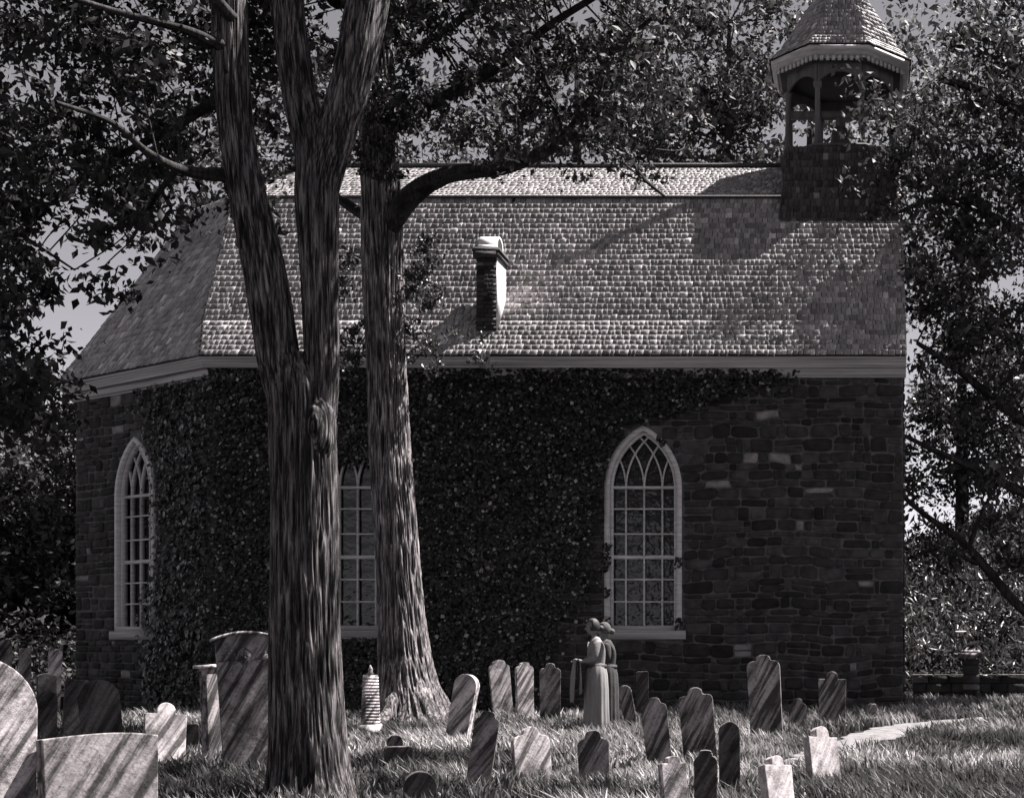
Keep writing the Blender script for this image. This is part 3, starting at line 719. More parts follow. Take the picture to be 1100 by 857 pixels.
for lst in ([(-200, -60, 12, -.5), (-110, 60, 9, -.5), (-50, 200, 7, 0), (0, 330, 4, .3), (25, 430, 2, .5)], [(190, 182, 8, -.5), (165, 215, 5, -.2), (140, 260, 3, 0)], [(-50, 200, 6, 0), (20, 250, 4, .5), (80, 290, 2, .5)]):
    P, R = pth(lst, Y1); bt.add(P, R, 30, 8)
bt.limbs(tree, M['bark_far']); pxc = PX+cz[:, 0]*F/cz[:, 1]; cz[:, 1] = np.where((pxc > 190) & (cz[:, 1] < 13.4), 13.4+.3*(cz[:, 1]-12), cz[:, 1])
_t = cz[:, 1]; twigs(bt, cz[::2], rng, .009, lmax=1.3); tag(rel(tree, bt.build('twigs', M['bark_far'])), kind='stuff')
ov = np.stack([rng.uniform(-14, -4.2, 330), rng.uniform(3, 19, 330), rng.uniform(9.3, 14, 330)], 1); ov = np.concatenate([ov, np.stack([rng.uniform(-3.5, 2.5, 60), rng.uniform(14, 20, 60), rng.uniform(9.5, 12, 60)], 1)]); ov = ov[ov[:, 2] > 2.9+.445*ov[:, 1]]  # unseen clumps overhead, added to block skylight and dapple the lawn
rel(tree, leaves('added_shade_crown', clump_points(ov, 70, .5, rng), .17, M['leaf'], seed=66))
lp = clump_points(cz, 105, .22, rng); rel(tree, leaves('crown', lp, .085, M['leaf'], seed=6, droop=.6))

tree2 = tag(empty('tree', at(440, 765, 22.4)*[1, 1, 0]+[0, 0, .2]), 'tall straight tree right behind the forked one, roots spreading in grass', 'tree', 'large old trees before the church')
Y2 = 22.4; tb = Tubes()
P, R = pth([(444, 790, 84, 0), (442, 768, 68, 0), (437, 730, 58, 0), (432, 680, 49, 0), (427, 600, 44, 0), (421, 500, 43, 0), (416, 400, 41, 0), (412, 300, 41, 0), (410, 225, 42, 0), (407, 150, 38, 0), (404, 50, 34, 0), (402, -80, 28, 0), (398, -250, 14, 0)], Y2)
tb.add(P, R, 480, 360, ridge=.035, freq=24, seed=12, flare=(1.3, .42))
# root spurs
for a in (.2, 1.1, 2.2, 3.3, 4.4, 5.5):
    x, y, z = at(441, 768, Y2); dx, dy = math.cos(a), math.sin(a)
    tb.add([(x+dx*.2, y+dy*.2, .95), (x+dx*.42, y+dy*.42, .5), (x+dx*.62, y+dy*.62, .27), (x+dx*1.0, y+dy*1.0, .12)], [.10, .14, .10, .03], 30, 30, ridge=.02, freq=4, seed=a)
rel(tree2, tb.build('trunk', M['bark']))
bt = Tubes(); bt.pts = list(tb.pts[:1])
for lst in ([(418, 245, 24, -.1), (440, 212, 24, -.2), (480, 188, 18, -.4), (540, 180, 16, -.7), (580, 165, 14, -.9), (610, 145, 13, -1), (640, 100, 9, -1.2), (655, 60, 6, -1.3), (700, 20, 4, -1.5)],
            [(608, 147, 9, -1), (640, 148, 6, -1.1), (668, 158, 5, -1.2), (690, 190, 4, -1.3), (715, 212, 3, -1.3)],
            [(605, 150, 8, -1), (594, 110, 6, -1.2), (580, 70, 4, -1.4)],
            [(412, 140, 22, 0), (450, 118, 16, -.3), (500, 92, 13, -.6), (545, 65, 11, -.9), (590, 28, 8, -1.2), (650, -10, 6, -1.5), (730, -60, 4, -2)],
            [(405, 240, 15, .1), (385, 228, 12, .2), (360, 212, 10, .3), (330, 205, 6, .5)],
            [(420, 60, 16, .4), (470, 40, 10, .8), (540, -20, 7, 1.2)], [(400, 0, 14, .5), (330, -60, 9, 1), (260, -80, 6, 1.5)]):
    P, R = pth(lst, Y2); bt.add(P, R, 46, 18, ridge=.012, freq=4, seed=3)
def kc(px, py): return py < 152+25*np.sin(px*.05)+(px > 600)*38
cz = np.concatenate([zone(425, 740, -260, 190, 19.5, 23.2, 215, rng, kc), zone(250, 430, -300, 60, 20, 24, 60, rng)])
bt.limbs(tree2, M['bark_far']); twigs(bt, cz[::2], rng, .016); tag(rel(tree2, bt.build('twigs', M['bark_far'])), kind='stuff')
ov = np.stack([rng.uniform(-15, -4.5, 170), rng.uniform(18, 25.5, 170), rng.uniform(12, 19, 170)], 1)  # more unseen clumps above the view, added to cut the skylight
rel(tree2, leaves('added_shade_crown', clump_points(ov, 70, .5, rng), .17, M['leaf'], seed=67))
rel(tree2, leaves('crown', clump_points(cz, 105, .30, rng), .105, M['leaf'], seed=16, droop=.5))
cz = np.concatenate([zone(386, 428, 90, 190, 22.0, 22.2, 26, rng), zone(428, 470, 240, 395, 22, 22.8, 24, rng), zone(362, 392, 250, 390, 22, 22.8, 14, rng), zone(470, 520, 350, 400, 22.5, 23, 3, rng)])
rel(tree2, leaves('shoots', clump_points(cz, 75, .14, rng), .075, M['leaf_mid'], seed=17, droop=1.))

def big_tree(name, x, y, h, crown, label, group, seed, n=160, per=120, rad_=.6, size=.17, mat='leaf_far', tr=.35, lean=(0, 0), zlow=None, cat='tree'):
    """crown: list of ellipsoids (cx, cy, cz, rx, ry, rz) in metres relative to the foot"""
    rng = np.random.default_rng(seed); g_ = float(gz(x, y)); r = tag(empty(name, (x, y, g_)), label, cat, group)
    tb = Tubes(); top = np.array([lean[0], lean[1], h*.85])
    tb.add([(0, 0, -.3), (top[0]*.15, top[1]*.15, h*.2), (top[0]*.5, top[1]*.5, h*.5), tuple(top)], [tr*1.25, tr, tr*.7, tr*.12], 60, 40, ridge=.03*min(1, tr*3), freq=6, seed=seed)
    tb.build('trunk', M['bark_far'], r); cs = []
    tot = sum(e[3]*e[4]*e[5] for e in crown)
    for e in crown:
        k = max(4, int(n*e[3]*e[4]*e[5]/tot)); d = rng.normal(size=(k, 3)); d /= np.linalg.norm(d, axis=1)[:, None]
        cs.append(np.array(e[:3])+d*(rng.random(k)**.45)[:, None]*np.array(e[3:]))
    cs = np.concatenate(cs)
    if zlow: cs = cs[cs[:, 2] > zlow]
    bt = Tubes(); bt.pts = list(tb.pts); twigs(bt, cs[::3], rng, .03*max(tr*2, .5), up=.2, lmax=4.5); tag(bt.build('twigs', M['bark_far'], r), kind='stuff')
    leaves('crown', clump_points(cs, per, rad_, rng), size, M[mat], r, seed=seed, droop=.3)
    return r
# behind the church, reaching over the ridge
gb = 'trees behind the church roof'
big_tree('tree', -14.5, 39, 19, [(0, 0, 13.5, 4.0, 3, 4.5)], 'leafy tree behind the left end of the roof', gb, 51, 85, 110, .62, .20)
big_tree('tree', -8.2, 41, 21, [(0, 0, 15, 4.5, 3, 5.5), (2, 0, 11, 3, 2.4, 2.4)], 'leafy tree rising behind the middle of the roof', gb, 52, 135, 110, .62, .20)
big_tree('tree', -3.6, 38, 20, [(0, 0, 14.5, 3.2, 3, 5.2), (1, 0, 10.5, 2.8, 2, 2.0)], 'leafy tree behind the ridge just left of the belfry', gb, 53, 120, 110, .60, .20)
big_tree('tree', -1.6, 42, 19, [(3.0, 0, 13.5, 3.8, 3, 4.6), (4.2, 0, 9.5, 2.8, 2, 2.4)], 'leafy tree seen through and beside the open belfry', gb, 54, 95, 100, .60, .20)
# right-hand tree whose boughs hang over the gable
rt = tag(empty('tree', (4.9, 27.2, 0)), 'dark spreading tree at the right edge overhanging the gable', 'tree')
tb = Tubes(); tb.add([(0, 0, -.3), (.05, 0, 3), (-.1, .1, 8), (-.3, 0, 13), (-.5, 0, 18)], [.5, .40, .34, .24, .06], 160, 90, ridge=.04, freq=9, seed=77)
tb.build('trunk', M['bark'], rt); bt = Tubes(); bt.pts = list(tb.pts); o = np.array([4.9, 27.2, 0])
for lst in ([(1170, 560, 16, 0), (1095, 527, 11, -.3), (1040, 500, 8, -.6), (1000, 482, 6, -.8), (960, 462, 4, -1)],
            [(1170, 700, 16, 0), (1100, 655, 11, -.2), (1040, 588, 9, -.4), (990, 550, 6, -.6), (965, 528, 5, -.7)],
            [(1170, 500, 14, 0), (1080, 438, 10, -.3), (1030, 398, 8, -.4), (985, 368, 5, -.6)],
            [(1160, 300, 14, 0), (1080, 240, 10, -.5), (1010, 215, 7, -1), (960, 230, 4, -1.4)],
            [(1160, 180, 14, 0), (1080, 110, 10, -.3), (1010, 85, 7, -.6)], [(1040, 588, 6, -.4), (1060, 540, 4, -.4), (1085, 500, 3, -.4)],
            [(1050, 605, 6, -.4), (1010, 590, 4, -.5), (975, 600, 3, -.6)]):
    P, R = pth(lst, 27.2); bt.add([p-o for p in P], R, 36, 12, ridge=.008, freq=4, seed=8)
rng = np.random.default_rng(99)
def kr(px, py):
    ok = (py < 445+20*np.sin(px*.08)) & (px > 968+22*np.sin(py*.045)+10*np.sin(py*.13))
    return ok & ~((px < 1015) & (py < 60)) & ~((py > 385) & (px < 1000) )
cz = np.concatenate([zone(950, 1290, -20, 460, 25.2, 30.5, 330, rng, kr), zone(985, 1290, -330, -20, 26.5, 30.5, 26, rng), zone(938, 972, 90, 240, 26.2, 26.6, 7, rng), zone(1015, 1220, 0, 430, 26, 30.5, 60, rng), zone(980, 1110, 490, 640, 26, 27.5, 13, rng),
                     zone(880, 980, 245, 300, 26.0, 26.3, 0, rng)])-o
bt.limbs(rt, M['bark_far'], False); twigs(bt, cz[::3], rng, .018); tag(bt.build('twigs', M['bark_far'], rt), kind='stuff')
leaves('crown', clump_points(cz, 120, .38, rng), .13, M['leaf_far'], rt, seed=61, droop=.5)
# the wood on the left and behind
gl_ = 'trees in the wood at the left'
labs = ['low bushy tree at the far left edge of the churchyard', 'pale bushy tree in the wood left of the church corner', 'dark round tree in the wood beside the church corner',
        'taller tree further back in the left wood']
for k, (px_, Y_, h_, rx) in enumerate(((-20, 36, 8.5, 3.2), (35, 40, 7.2, 2.6), (85, 38, 6.2, 2.2), (-70, 52, 13, 5))):
    x = (px_-PX)*Y_/F; big_tree('tree', x, Y_, h_, [(0, 0, h_*.52, rx, 2.2, h_*.46)], labs[k], gl_, 70+k, 150, 130, .5, .17, 'leaf_far' if k != 1 else 'leaf_pale', .2)
und = []
rng = np.random.default_rng(12)
for _ in range(120):
    x = rng.uniform(-34, -15.5); y = rng.uniform(31, 35); und.append((x, y, rng.uniform(.2, 1.9)))
tag(leaves('undergrowth', clump_points(np.array(und), 110, .5, rng), .13, M['leaf_far'], seed=8), 'dark undergrowth along the foot of the left wood', 'undergrowth', kind='stuff')
und = []
for _ in range(800):
    x = rng.uniform(.9, 16)**1.0; y = rng.uniform(31.2, 48); und.append((x, y, float(gz(x, y))+rng.uniform(.0, .9)))
tag(leaves('brush', clump_points(np.array(und), 120, .55, rng), .2, M['leaf_mid'], seed=9, aspect=.3, droop=1.0), 'leafy brush covering the slope behind the boundary wall', 'brush', kind='stuff')
gr = 'trees on the slope at the right'
big_tree('tree', 3.2, 48, 14, [(0, 0, 4.5, 2.6, 2, 3.0)], 'low leafy tree on the slope just right of the gable', gr, 81, 90, 130, .6, .2, 'leaf_mid', .2)
big_tree('tree', 9.8, 46, 12, [(0, 0, 5.5, 3.4, 2, 4.5)], 'low leafy tree at the right edge of the slope', gr, 82, 120, 130, .6, .2, 'leaf_mid', .2)
# ================================================================== BOUNDARY WALL
def blocks(name, x0, x1, y0, yh, zb, zt, label, seed, cat='wall', parent=None):
    rng = np.random.default_rng(seed); mb = MB(); z = zb
    mb.box(((x0+x1)/2, y0, (zb+zt)/2-.02), ((x1-x0)/2-.03, yh*.8, (zt-zb)/2-.03), tone=.2)
    while z < zt-.02:
        h = min(rng.uniform(.10, .2), zt-z); x = x0
        while x < x1-.02:
            wv = min(rng.uniform(.2, .55), x1-x); rt_ = rng.normal()*.01
            mb.box((x+wv/2, y0+rng.normal()*.01, z+h/2), (wv/2-.009, yh+rng.uniform(-.01, .015), h/2-.008), tone=min(1, rng.beta(1.6, 2)), taper=.95); x += wv
        z += h
    o_ = mb.build(name, M['stone'], parent)
    bv = o_.modifiers.new('bevel', 'BEVEL'); bv.width = .012; bv.segments = 1; bv.limit_method = 'ANGLE'
    return o_
bw = tag(blocks('boundary_wall', .95, 9.5, 29.6, .18, -.2, .76, '', 3), 'low rubble stone boundary wall running right from the church corner', 'wall')
pe = tag(empty('gate_pier', (2.12, 29.1, 0)), 'short stone pier with a projecting cap by the boundary wall', 'pier')
pb = blocks('shaft', -.17, .17, 0, .17, -.1, 1.08, '', 5, parent=pe); mb = MB(); mb.box((0, 0, 1.14), (.26, .26, .055)); mb.box((0, 0, 1.225), (.2, .2, .028), taper=.8); mb.build('cap', M['g_mid'], pe)
# ================================================================== GRAVESTONES
def profile(kind, w, h, hw=.5, hh=.2, sr=.06):
    """outline of a stone (x, z), clockwise from the bottom left"""
    a = w/2; pts = [(-a*.96, -.35), (-a*.97, h*.4)]
    if kind == 'round':
        r = a; rise = min(r, h*.4)
        pts += [(-a*math.cos(t), h-rise+rise*math.sin(t)) for t in np.linspace(0, math.pi/2, 10)]
    elif kind == 'segment':
        pts += [(-a, h-hh*w*.6)]+[(-a+a*t, h-hh*w*.6*(1-t)**2) for t in np.linspace(.12, 1, 8)]
    elif kind == 'flat': pts += [(-a, h-.02), (-a+.02, h), (0, h)]
    else:
        b_ = a*hw; sh = h-b_*hh*2.2
        if kind == 'shoulder':                    # rounded shoulders, round head
            pts += [(-a+sr*(1-math.cos(t)), sh-sr+sr*math.sin(t)) for t in np.linspace(0, math.pi/2, 5)]
            pts += [(-b_-.012, sh+.004), (-b_, sh+.02)]
        else: pts += [(-a, sh), (-b_, sh), (-b_, sh+.02)]
        pts += [(-b_*math.cos(t), sh+.03+(h-sh-.03)*math.sin(t)) for t in np.linspace(.12, math.pi/2, 9)]
    return pts+[(-x, z) for x, z in pts[::-1] if x < -1e-6]
def slab(pts, t, bev=.007):
    bm = bmesh.new(); fv = [bm.verts.new((x, -t/2, z)) for x, z in pts]; f = bm.faces.new(fv)
    r = bmesh.ops.extrude_face_region(bm, geom=[f]); bmesh.ops.translate(bm, vec=(0, t, 0), verts=[v for v in r['geom'] if isinstance(v, bmesh.types.BMVert)])
    bmesh.ops.recalc_face_normals(bm, faces=bm.faces)
    ed = [e for e in bm.edges if len(e.link_faces) == 2 and e.calc_face_angle(0) > 1.2]
    bmesh.ops.bevel(bm, geom=ed, offset=bev, segments=2, affect='EDGES', profile=.6, clamp_overlap=True)
    return bm
def footY(py, px):
    Y_ = 18.
    for _ in range(30): Y_ = F*(EYE-float(gz((px-PX)*Y_/F, Y_)))/(py-PY)*.5+Y_*.5
    return Y_
def grave(px, pt, pb_, wpx, kind, label, tilt=0, yaw=0, t=.075, mat='g_mid', back=0, Y_=None, seed=0, topx=None, **k):
    """px = foot centre, pt/pb = top/foot rows, yaw relative to the line of sight"""
    if Y_ is None: Y_ = footY(pb_, px)
    s = F/Y_; x = (px-PX)/s; g_ = float(gz(x, Y_)); h = (EYE+(PY-pt)/s-g_)/math.cos(math.radians(tilt)); ray = math.atan2(x, Y_)
    w_ = wpx/s/max(.3, math.cos(math.radians(yaw)))/math.cos(ray)*math.cos(0)
    w_ = wpx/s*math.cos(ray)/max(.3, math.cos(math.radians(yaw)))
    pts_ = [(x_*(1+.015*math.sin(px+z_*11)), z_+(.003*math.sin(px*.7+x_*9) if z_ > 0 else 0)) for i_, (x_, z_) in enumerate(profile(kind, w_, h, **k))]
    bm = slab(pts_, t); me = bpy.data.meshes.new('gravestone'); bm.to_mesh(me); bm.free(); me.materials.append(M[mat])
    o_ = link(bpy.data.objects.new('gravestone', me)); o_.location = (x, Y_, g_-.01)
    o_.rotation_euler = (Matrix.Rotation(-ray+math.radians(yaw), 3, 'Z')@Matrix.Rotation(math.radians(tilt), 3, 'Y')@Matrix.Rotation(math.radians(back), 3, 'X')).to_euler()
    tag(o_, label, 'gravestone', 'gravestones in the churchyard'); o_['h'] = h; o_['w'] = w_
    return o_
G = grave
# left foreground
G(-28, 703, 940, 140, 'round', 'tall rounded gravestone cut off by the left edge of the picture', 0, 6, .13, 'g_light', -5, Y_=8.6)
G(108, 786, 960, 126, 'segment', 'wide thick gravestone at the bottom left, slightly arched top', 0, 14, .17, 'g_mid', -4, Y_=8.9, hh=.06)
G(6, 686, 762, 14, 'round', 'small grey stone farthest left behind the tall rounded one', 0, 5, .08, 'g_mid')
G(27, 695, 765, 13, 'flat', 'small square-topped stone second from the left in the back row', 0, 5, .08, 'g_mid')
G(57, 698, 768, 15, 'flat', 'square-topped pale stone third in the left back row', 2, 5, .08, 'g_light')
G(50, 722, 782, 21, 'segment', 'dark low stone with blunt top before the pale square one', 0, 10, .1, 'g_dark', hh=.3)
G(51, 741, 800, 22, 'round', 'dark rounded stone beside the tall stone at the left edge', 0, 0, .1, 'g_dark', -5)
G(79, 729, 800, 26, 'flat', 'dark flat-topped stone just left of the broad rounded one', 3, 5, .08, 'g_dark', -4)
G(112, 729, 800, 46, 'round', 'broad dark round-topped stone behind the wide foreground slab', -6, 0, .1, 'g_dark', -8)
G(176, 753, 818, 46, 'square', 'low stone with round head and square shoulders, sunlit streak', 4, 10, .10, 'g_light', -12, hw=.44, hh=.62)
G(207, 776, 812, 14, 'flat', 'tiny square stone beside the narrow edge-on slab', 0, 0, .08, 'g_dark')
o_ = G(229, 714, 818, 17, 'flat', 'narrow tall slab seen almost edge-on, small projecting cap', -2, 48, .10, 'g_mid')
mb = MB(); mb.box((-.03, 0, o_['h']-.005), (o_['w']/2+.04, .075, .018)); mb.build('cap', M['g_light'], o_)
# the tall winged-head stone: cap moulding and carving are parts
o_ = G(270, 680, 828, 61, 'segment', 'tallest gravestone, carved head under a moulded cap, beside forked tree', -3, 4, .10, 'g_mid', -3, hh=.12)
hh_, ww_ = o_['h'], o_['w']; mb = MB(); V = []; Q = []
for k in range(17):
    x = -ww_/2-.045+(ww_+.06)*k/16; zz = hh_-.075*ww_*1.2*(2*x/ww_)**2+.004
    for y, dz in ((-.085, 0), (-.085, .028), (.07, .028), (.07, 0)): V.append((x, y, zz+dz))
for k in range(16):
    for s_ in range(4): Q.append([k*4+s_, k*4+(s_+1) % 4, k*4+4+(s_+1) % 4, k*4+4+s_])
mb.add(V, Q+[[0, 3, 2, 1], [64, 65, 66, 67]]); mb.build('cap', M['g_light'], o_)
bm = bmesh.new(); bmesh.ops.create_uvsphere(bm, u_segments=20, v_segments=14, radius=1)
for v in bm.verts: v.co = Vector((v.co.x*.075*(1 if v.co.z > -.2 else .85), v.co.y*.035-.052, v.co.z*.095+hh_-.24))
bmesh.ops.create_uvsphere(bm, u_segments=8, v_segments=6, radius=.014, matrix=Matrix.Translation((0, -.095, hh_-.25)))
for sx in (-1, 1): bmesh.ops.create_uvsphere(bm, u_segments=8, v_segments=6, radius=.011, matrix=Matrix.Translation((sx*.028, -.084, hh_-.225)))
for sx in (-1, 1):
    for k in range(5):
        mtx = Matrix.Translation((sx*(.10+.03*k), -.05, hh_-.215-.012*k))@Matrix.Rotation(sx*(.5+.22*k), 4, 'Y')@Matrix.Diagonal((.022, .018, .085-.008*k, 1))
        bmesh.ops.create_uvsphere(bm, u_segments=10, v_segments=8, radius=1, matrix=mtx)
me = bpy.data.meshes.new('carving'); bm.to_mesh(me); bm.free(); me.materials.append(M['g_mid']); link(bpy.data.objects.new('carving', me), o_)
# ribbed post
x, y, z = at(398, 790, footY(790, 398)); po = tag(empty('grave_post', (x, y, z)), 'slender ribbed stone post with pointed finial between the two trees', 'grave post')
mb = MB(); hP = (790-724)*y/F
mb.box((0, 0, .06), (.15, .12, .10))
for k in range(15): mb.box((0, 0, .17+(hP-.2)*k/15+.02), (.128-.0018*k, .09, (hP-.2)/15*.40), tone=.5)
mb.box((0, 0, (hP+.1)/2), (.112, .078, hP/2-.06), taper=.86); mb.build('shaft', M['g_light'], po)
mb = MB(); mb.lathe((0, 0, hP-.02), [(.05, 0), (.05, .03), (.025, .06), (.035, .09), (.004, .15)], 10); mb.build('finial', M['g_mid'], po)
po.rotation_euler.z = .35
G(490, 723, 799, 24, 'round', 'round-topped stone leaning right, its thick edge sunlit, near second trunk', 9, -22, .13, 'g_light', -4)
G(512, 763, 850, 27, 'shoulder', 'tall shouldered stone leaning right in the front row', 8, -4, .09, 'g_mid', -3, hw=.55, hh=.42, sr=.05)
G(428, 800, 824, 30, 'flat', 'low square slab before the ribbed post', 0, 8, .12, 'g_dark')
G(424, 788, 818, 17, 'round', 'small round-headed stone tucked behind the low square slab', 0, 8, .08, 'g_mid')
G(451, 827, 872, 36, 'round', 'low round-topped stone at the bottom edge beside the forked trunk', 0, 4, .12, 'g_dark')
G(541, 708, 772, 22, 'shoulder', 'leftmost of the three stones standing under the ivy', -4, 12, .10, 'g_light', -6, hw=.6, hh=.35)
G(564, 710, 774, 18, 'shoulder', 'middle of the three stones standing under the ivy, streaked', 1, 18, .10, 'g_light', -6, hw=.5, hh=.4)
G(591, 711, 778, 23, 'shoulder', 'rightmost of the three stones under the ivy, near the women', 0, 0, .08, 'g_mid', -3, hw=.45, hh=.5)
G(572, 779, 832, 40, 'shoulder', 'wide low stone with small round head, pale left half', -1, 16, .12, 'g_light', -10, hw=.42, hh=.5, sr=.08)
G(639, 783, 846, 34, 'shoulder', 'shouldered stone standing in front of the two women', -2, 0, .08, 'g_mid', -3, hw=.5, hh=.5)
G(679, 735, 781, 14, 'round', 'small narrow stone leaning left, right of the women', -11, 0, .08, 'g_mid', -4)
G(690, 720, 772, 13, 'flat', 'thin dark upright stone below the large window', 0, 5, .08, 'g_dark')
G(709, 748, 822, 28, 'shoulder', 'shouldered stone leaning left, first in the cluster right of centre', -6, 0, .09, 'g_mid', -4, hw=.5, hh=.45)
G(753, 737, 818, 37, 'shoulder', 'large shouldered stone leaning left in the cluster right of centre', -5, 0, .09, 'g_mid', -4, hw=.42, hh=.5)
G(725, 810, 880, 27, 'square', 'small stone with round head at the bottom edge, leftmost of the near three', 0, 20, .09, 'g_light', -8, hw=.5, hh=.5)
G(758, 804, 875, 25, 'shoulder', 'dark stone with round head at the bottom edge, middle of the near three', 0, 0, .08, 'g_dark', 0, hw=.5, hh=.4)
G(784, 774, 858, 22, 'round', 'narrow dark stone with a bright top, right of the near three', 0, 8, .10, 'g_dark', -4)
G(824, 702, 795, 36, 'shoulder', 'tall shouldered stone before the bare masonry wall', -3, -3, .11, 'g_mid', -3, hw=.42, hh=.4, sr=.09)
G(857, 749, 784, 20, 'shoulder', 'small shouldered stone between the two larger ones by the wall', 0, 0, .08, 'g_mid', -2, hw=.5, hh=.5)
G(894, 720, 779, 30, 'square', 'shouldered stone nearest the path close to the wall', 0, 0, .09, 'g_mid', -3, hw=.42, hh=.6)
G(937, 755, 772, 9, 'flat', 'tiny stump of stone at the church corner beside the path', 0, 0, .08, 'g_light')
G(886, 778, 842, 31, 'square', 'white sunlit stone with round head beside the path', 4, 40, .10, 'g_white', -14, hw=.44, hh=.62)
G(838, 810, 876, 29, 'square', 'white sunlit stone at the bottom edge, left of the other white one', 3, 38, .10, 'g_white', -14, hw=.42, hh=.6)
# ================================================================== PEOPLE
def skin_mesh(name, verts, edges, radii, mat, parent, sub=2, extra=None, root=0):
    me = bpy.data.meshes.new(name); me.from_pydata([tuple(v) for v in verts], edges, []); me.update()
    o_ = bpy.data.objects.new(name, me); C.objects.link(o_)
    sk = o_.modifiers.new('skin', 'SKIN'); sd = o_.modifiers.new('sub', 'SUBSURF'); sd.levels = sd.render_levels = sub
    for i_, r in enumerate(radii):
        v = me.skin_vertices[0].data[i_]; v.radius = r if isinstance(r, tuple) else (r, r); v.use_root = (i_ == root)
    dg = bpy.context.evaluated_depsgraph_get(); ev = o_.evaluated_get(dg); m2 = bpy.data.meshes.new_from_object(ev)
    bpy.data.objects.remove(o_)
    if extra is not None:
        bm = bmesh.new(); bm.from_mesh(m2); extra(bm); bm.to_mesh(m2); bm.free()
    m2.polygons.foreach_set('use_smooth', np.ones(len(m2.polygons), bool)); m2.materials.clear(); m2.materials.append(mat)
    return link(bpy.data.objects.new(name, m2), parent)
def head_extra(c, sc_=1., tiltx=0.):
    def f(bm):
        r = bmesh.ops.create_uvsphere(bm, u_segments=32, v_segments=24, radius=1)['verts']
        for v in r:
            x, y, z = v.co                      # +x is the face
            jaw = 1-.30*max(0, -z)**1.5; X = x*.095*jaw+(.012*max(0, -z) if x > 0 else 0); Y_ = y*.073*jaw; Z_ = z*.118
            if x > 0:
                g_ = lambda cy, cz, sy, sz: math.exp(-((y-cy)/sy)**2-((z-cz)/sz)**2)
                X += .026*g_(0, -.18, .14, .2)+.010*g_(0, -.02, .10, .22)          # nose
                X -= .012*(g_(.36, .05, .22, .14)+g_(-.36, .05, .22, .14))          # eye sockets
                X += .008*g_(0, -.50, .28, .07)+.008*g_(0, -.62, .25, .07)-.006*g_(0, -.56, .3, .03)+.014*g_(0, -.86, .4, .16)
            v.co = Vector((X, Y_, Z_))
            v.co = Matrix.Rotation(tiltx, 3, 'Y')@(v.co*sc_)+Vector(c)
        for s in (-1, 1):
            for (dx, dy, dz, rr) in ((.0, .074, -.01, .02),):
                bmesh.ops.create_uvsphere(bm, u_segments=10, v_segments=8, radius=1, matrix=Matrix.Translation(Vector(c)+Vector((dx, s*dy, dz)))@Matrix.Diagonal((.018, .008, .032, 1)))
            bmesh.ops.create_uvsphere(bm, u_segments=10, v_segments=8, radius=.012, matrix=Matrix.Translation(Vector(c)+Vector((.078, s*.030, .008))))
    return f
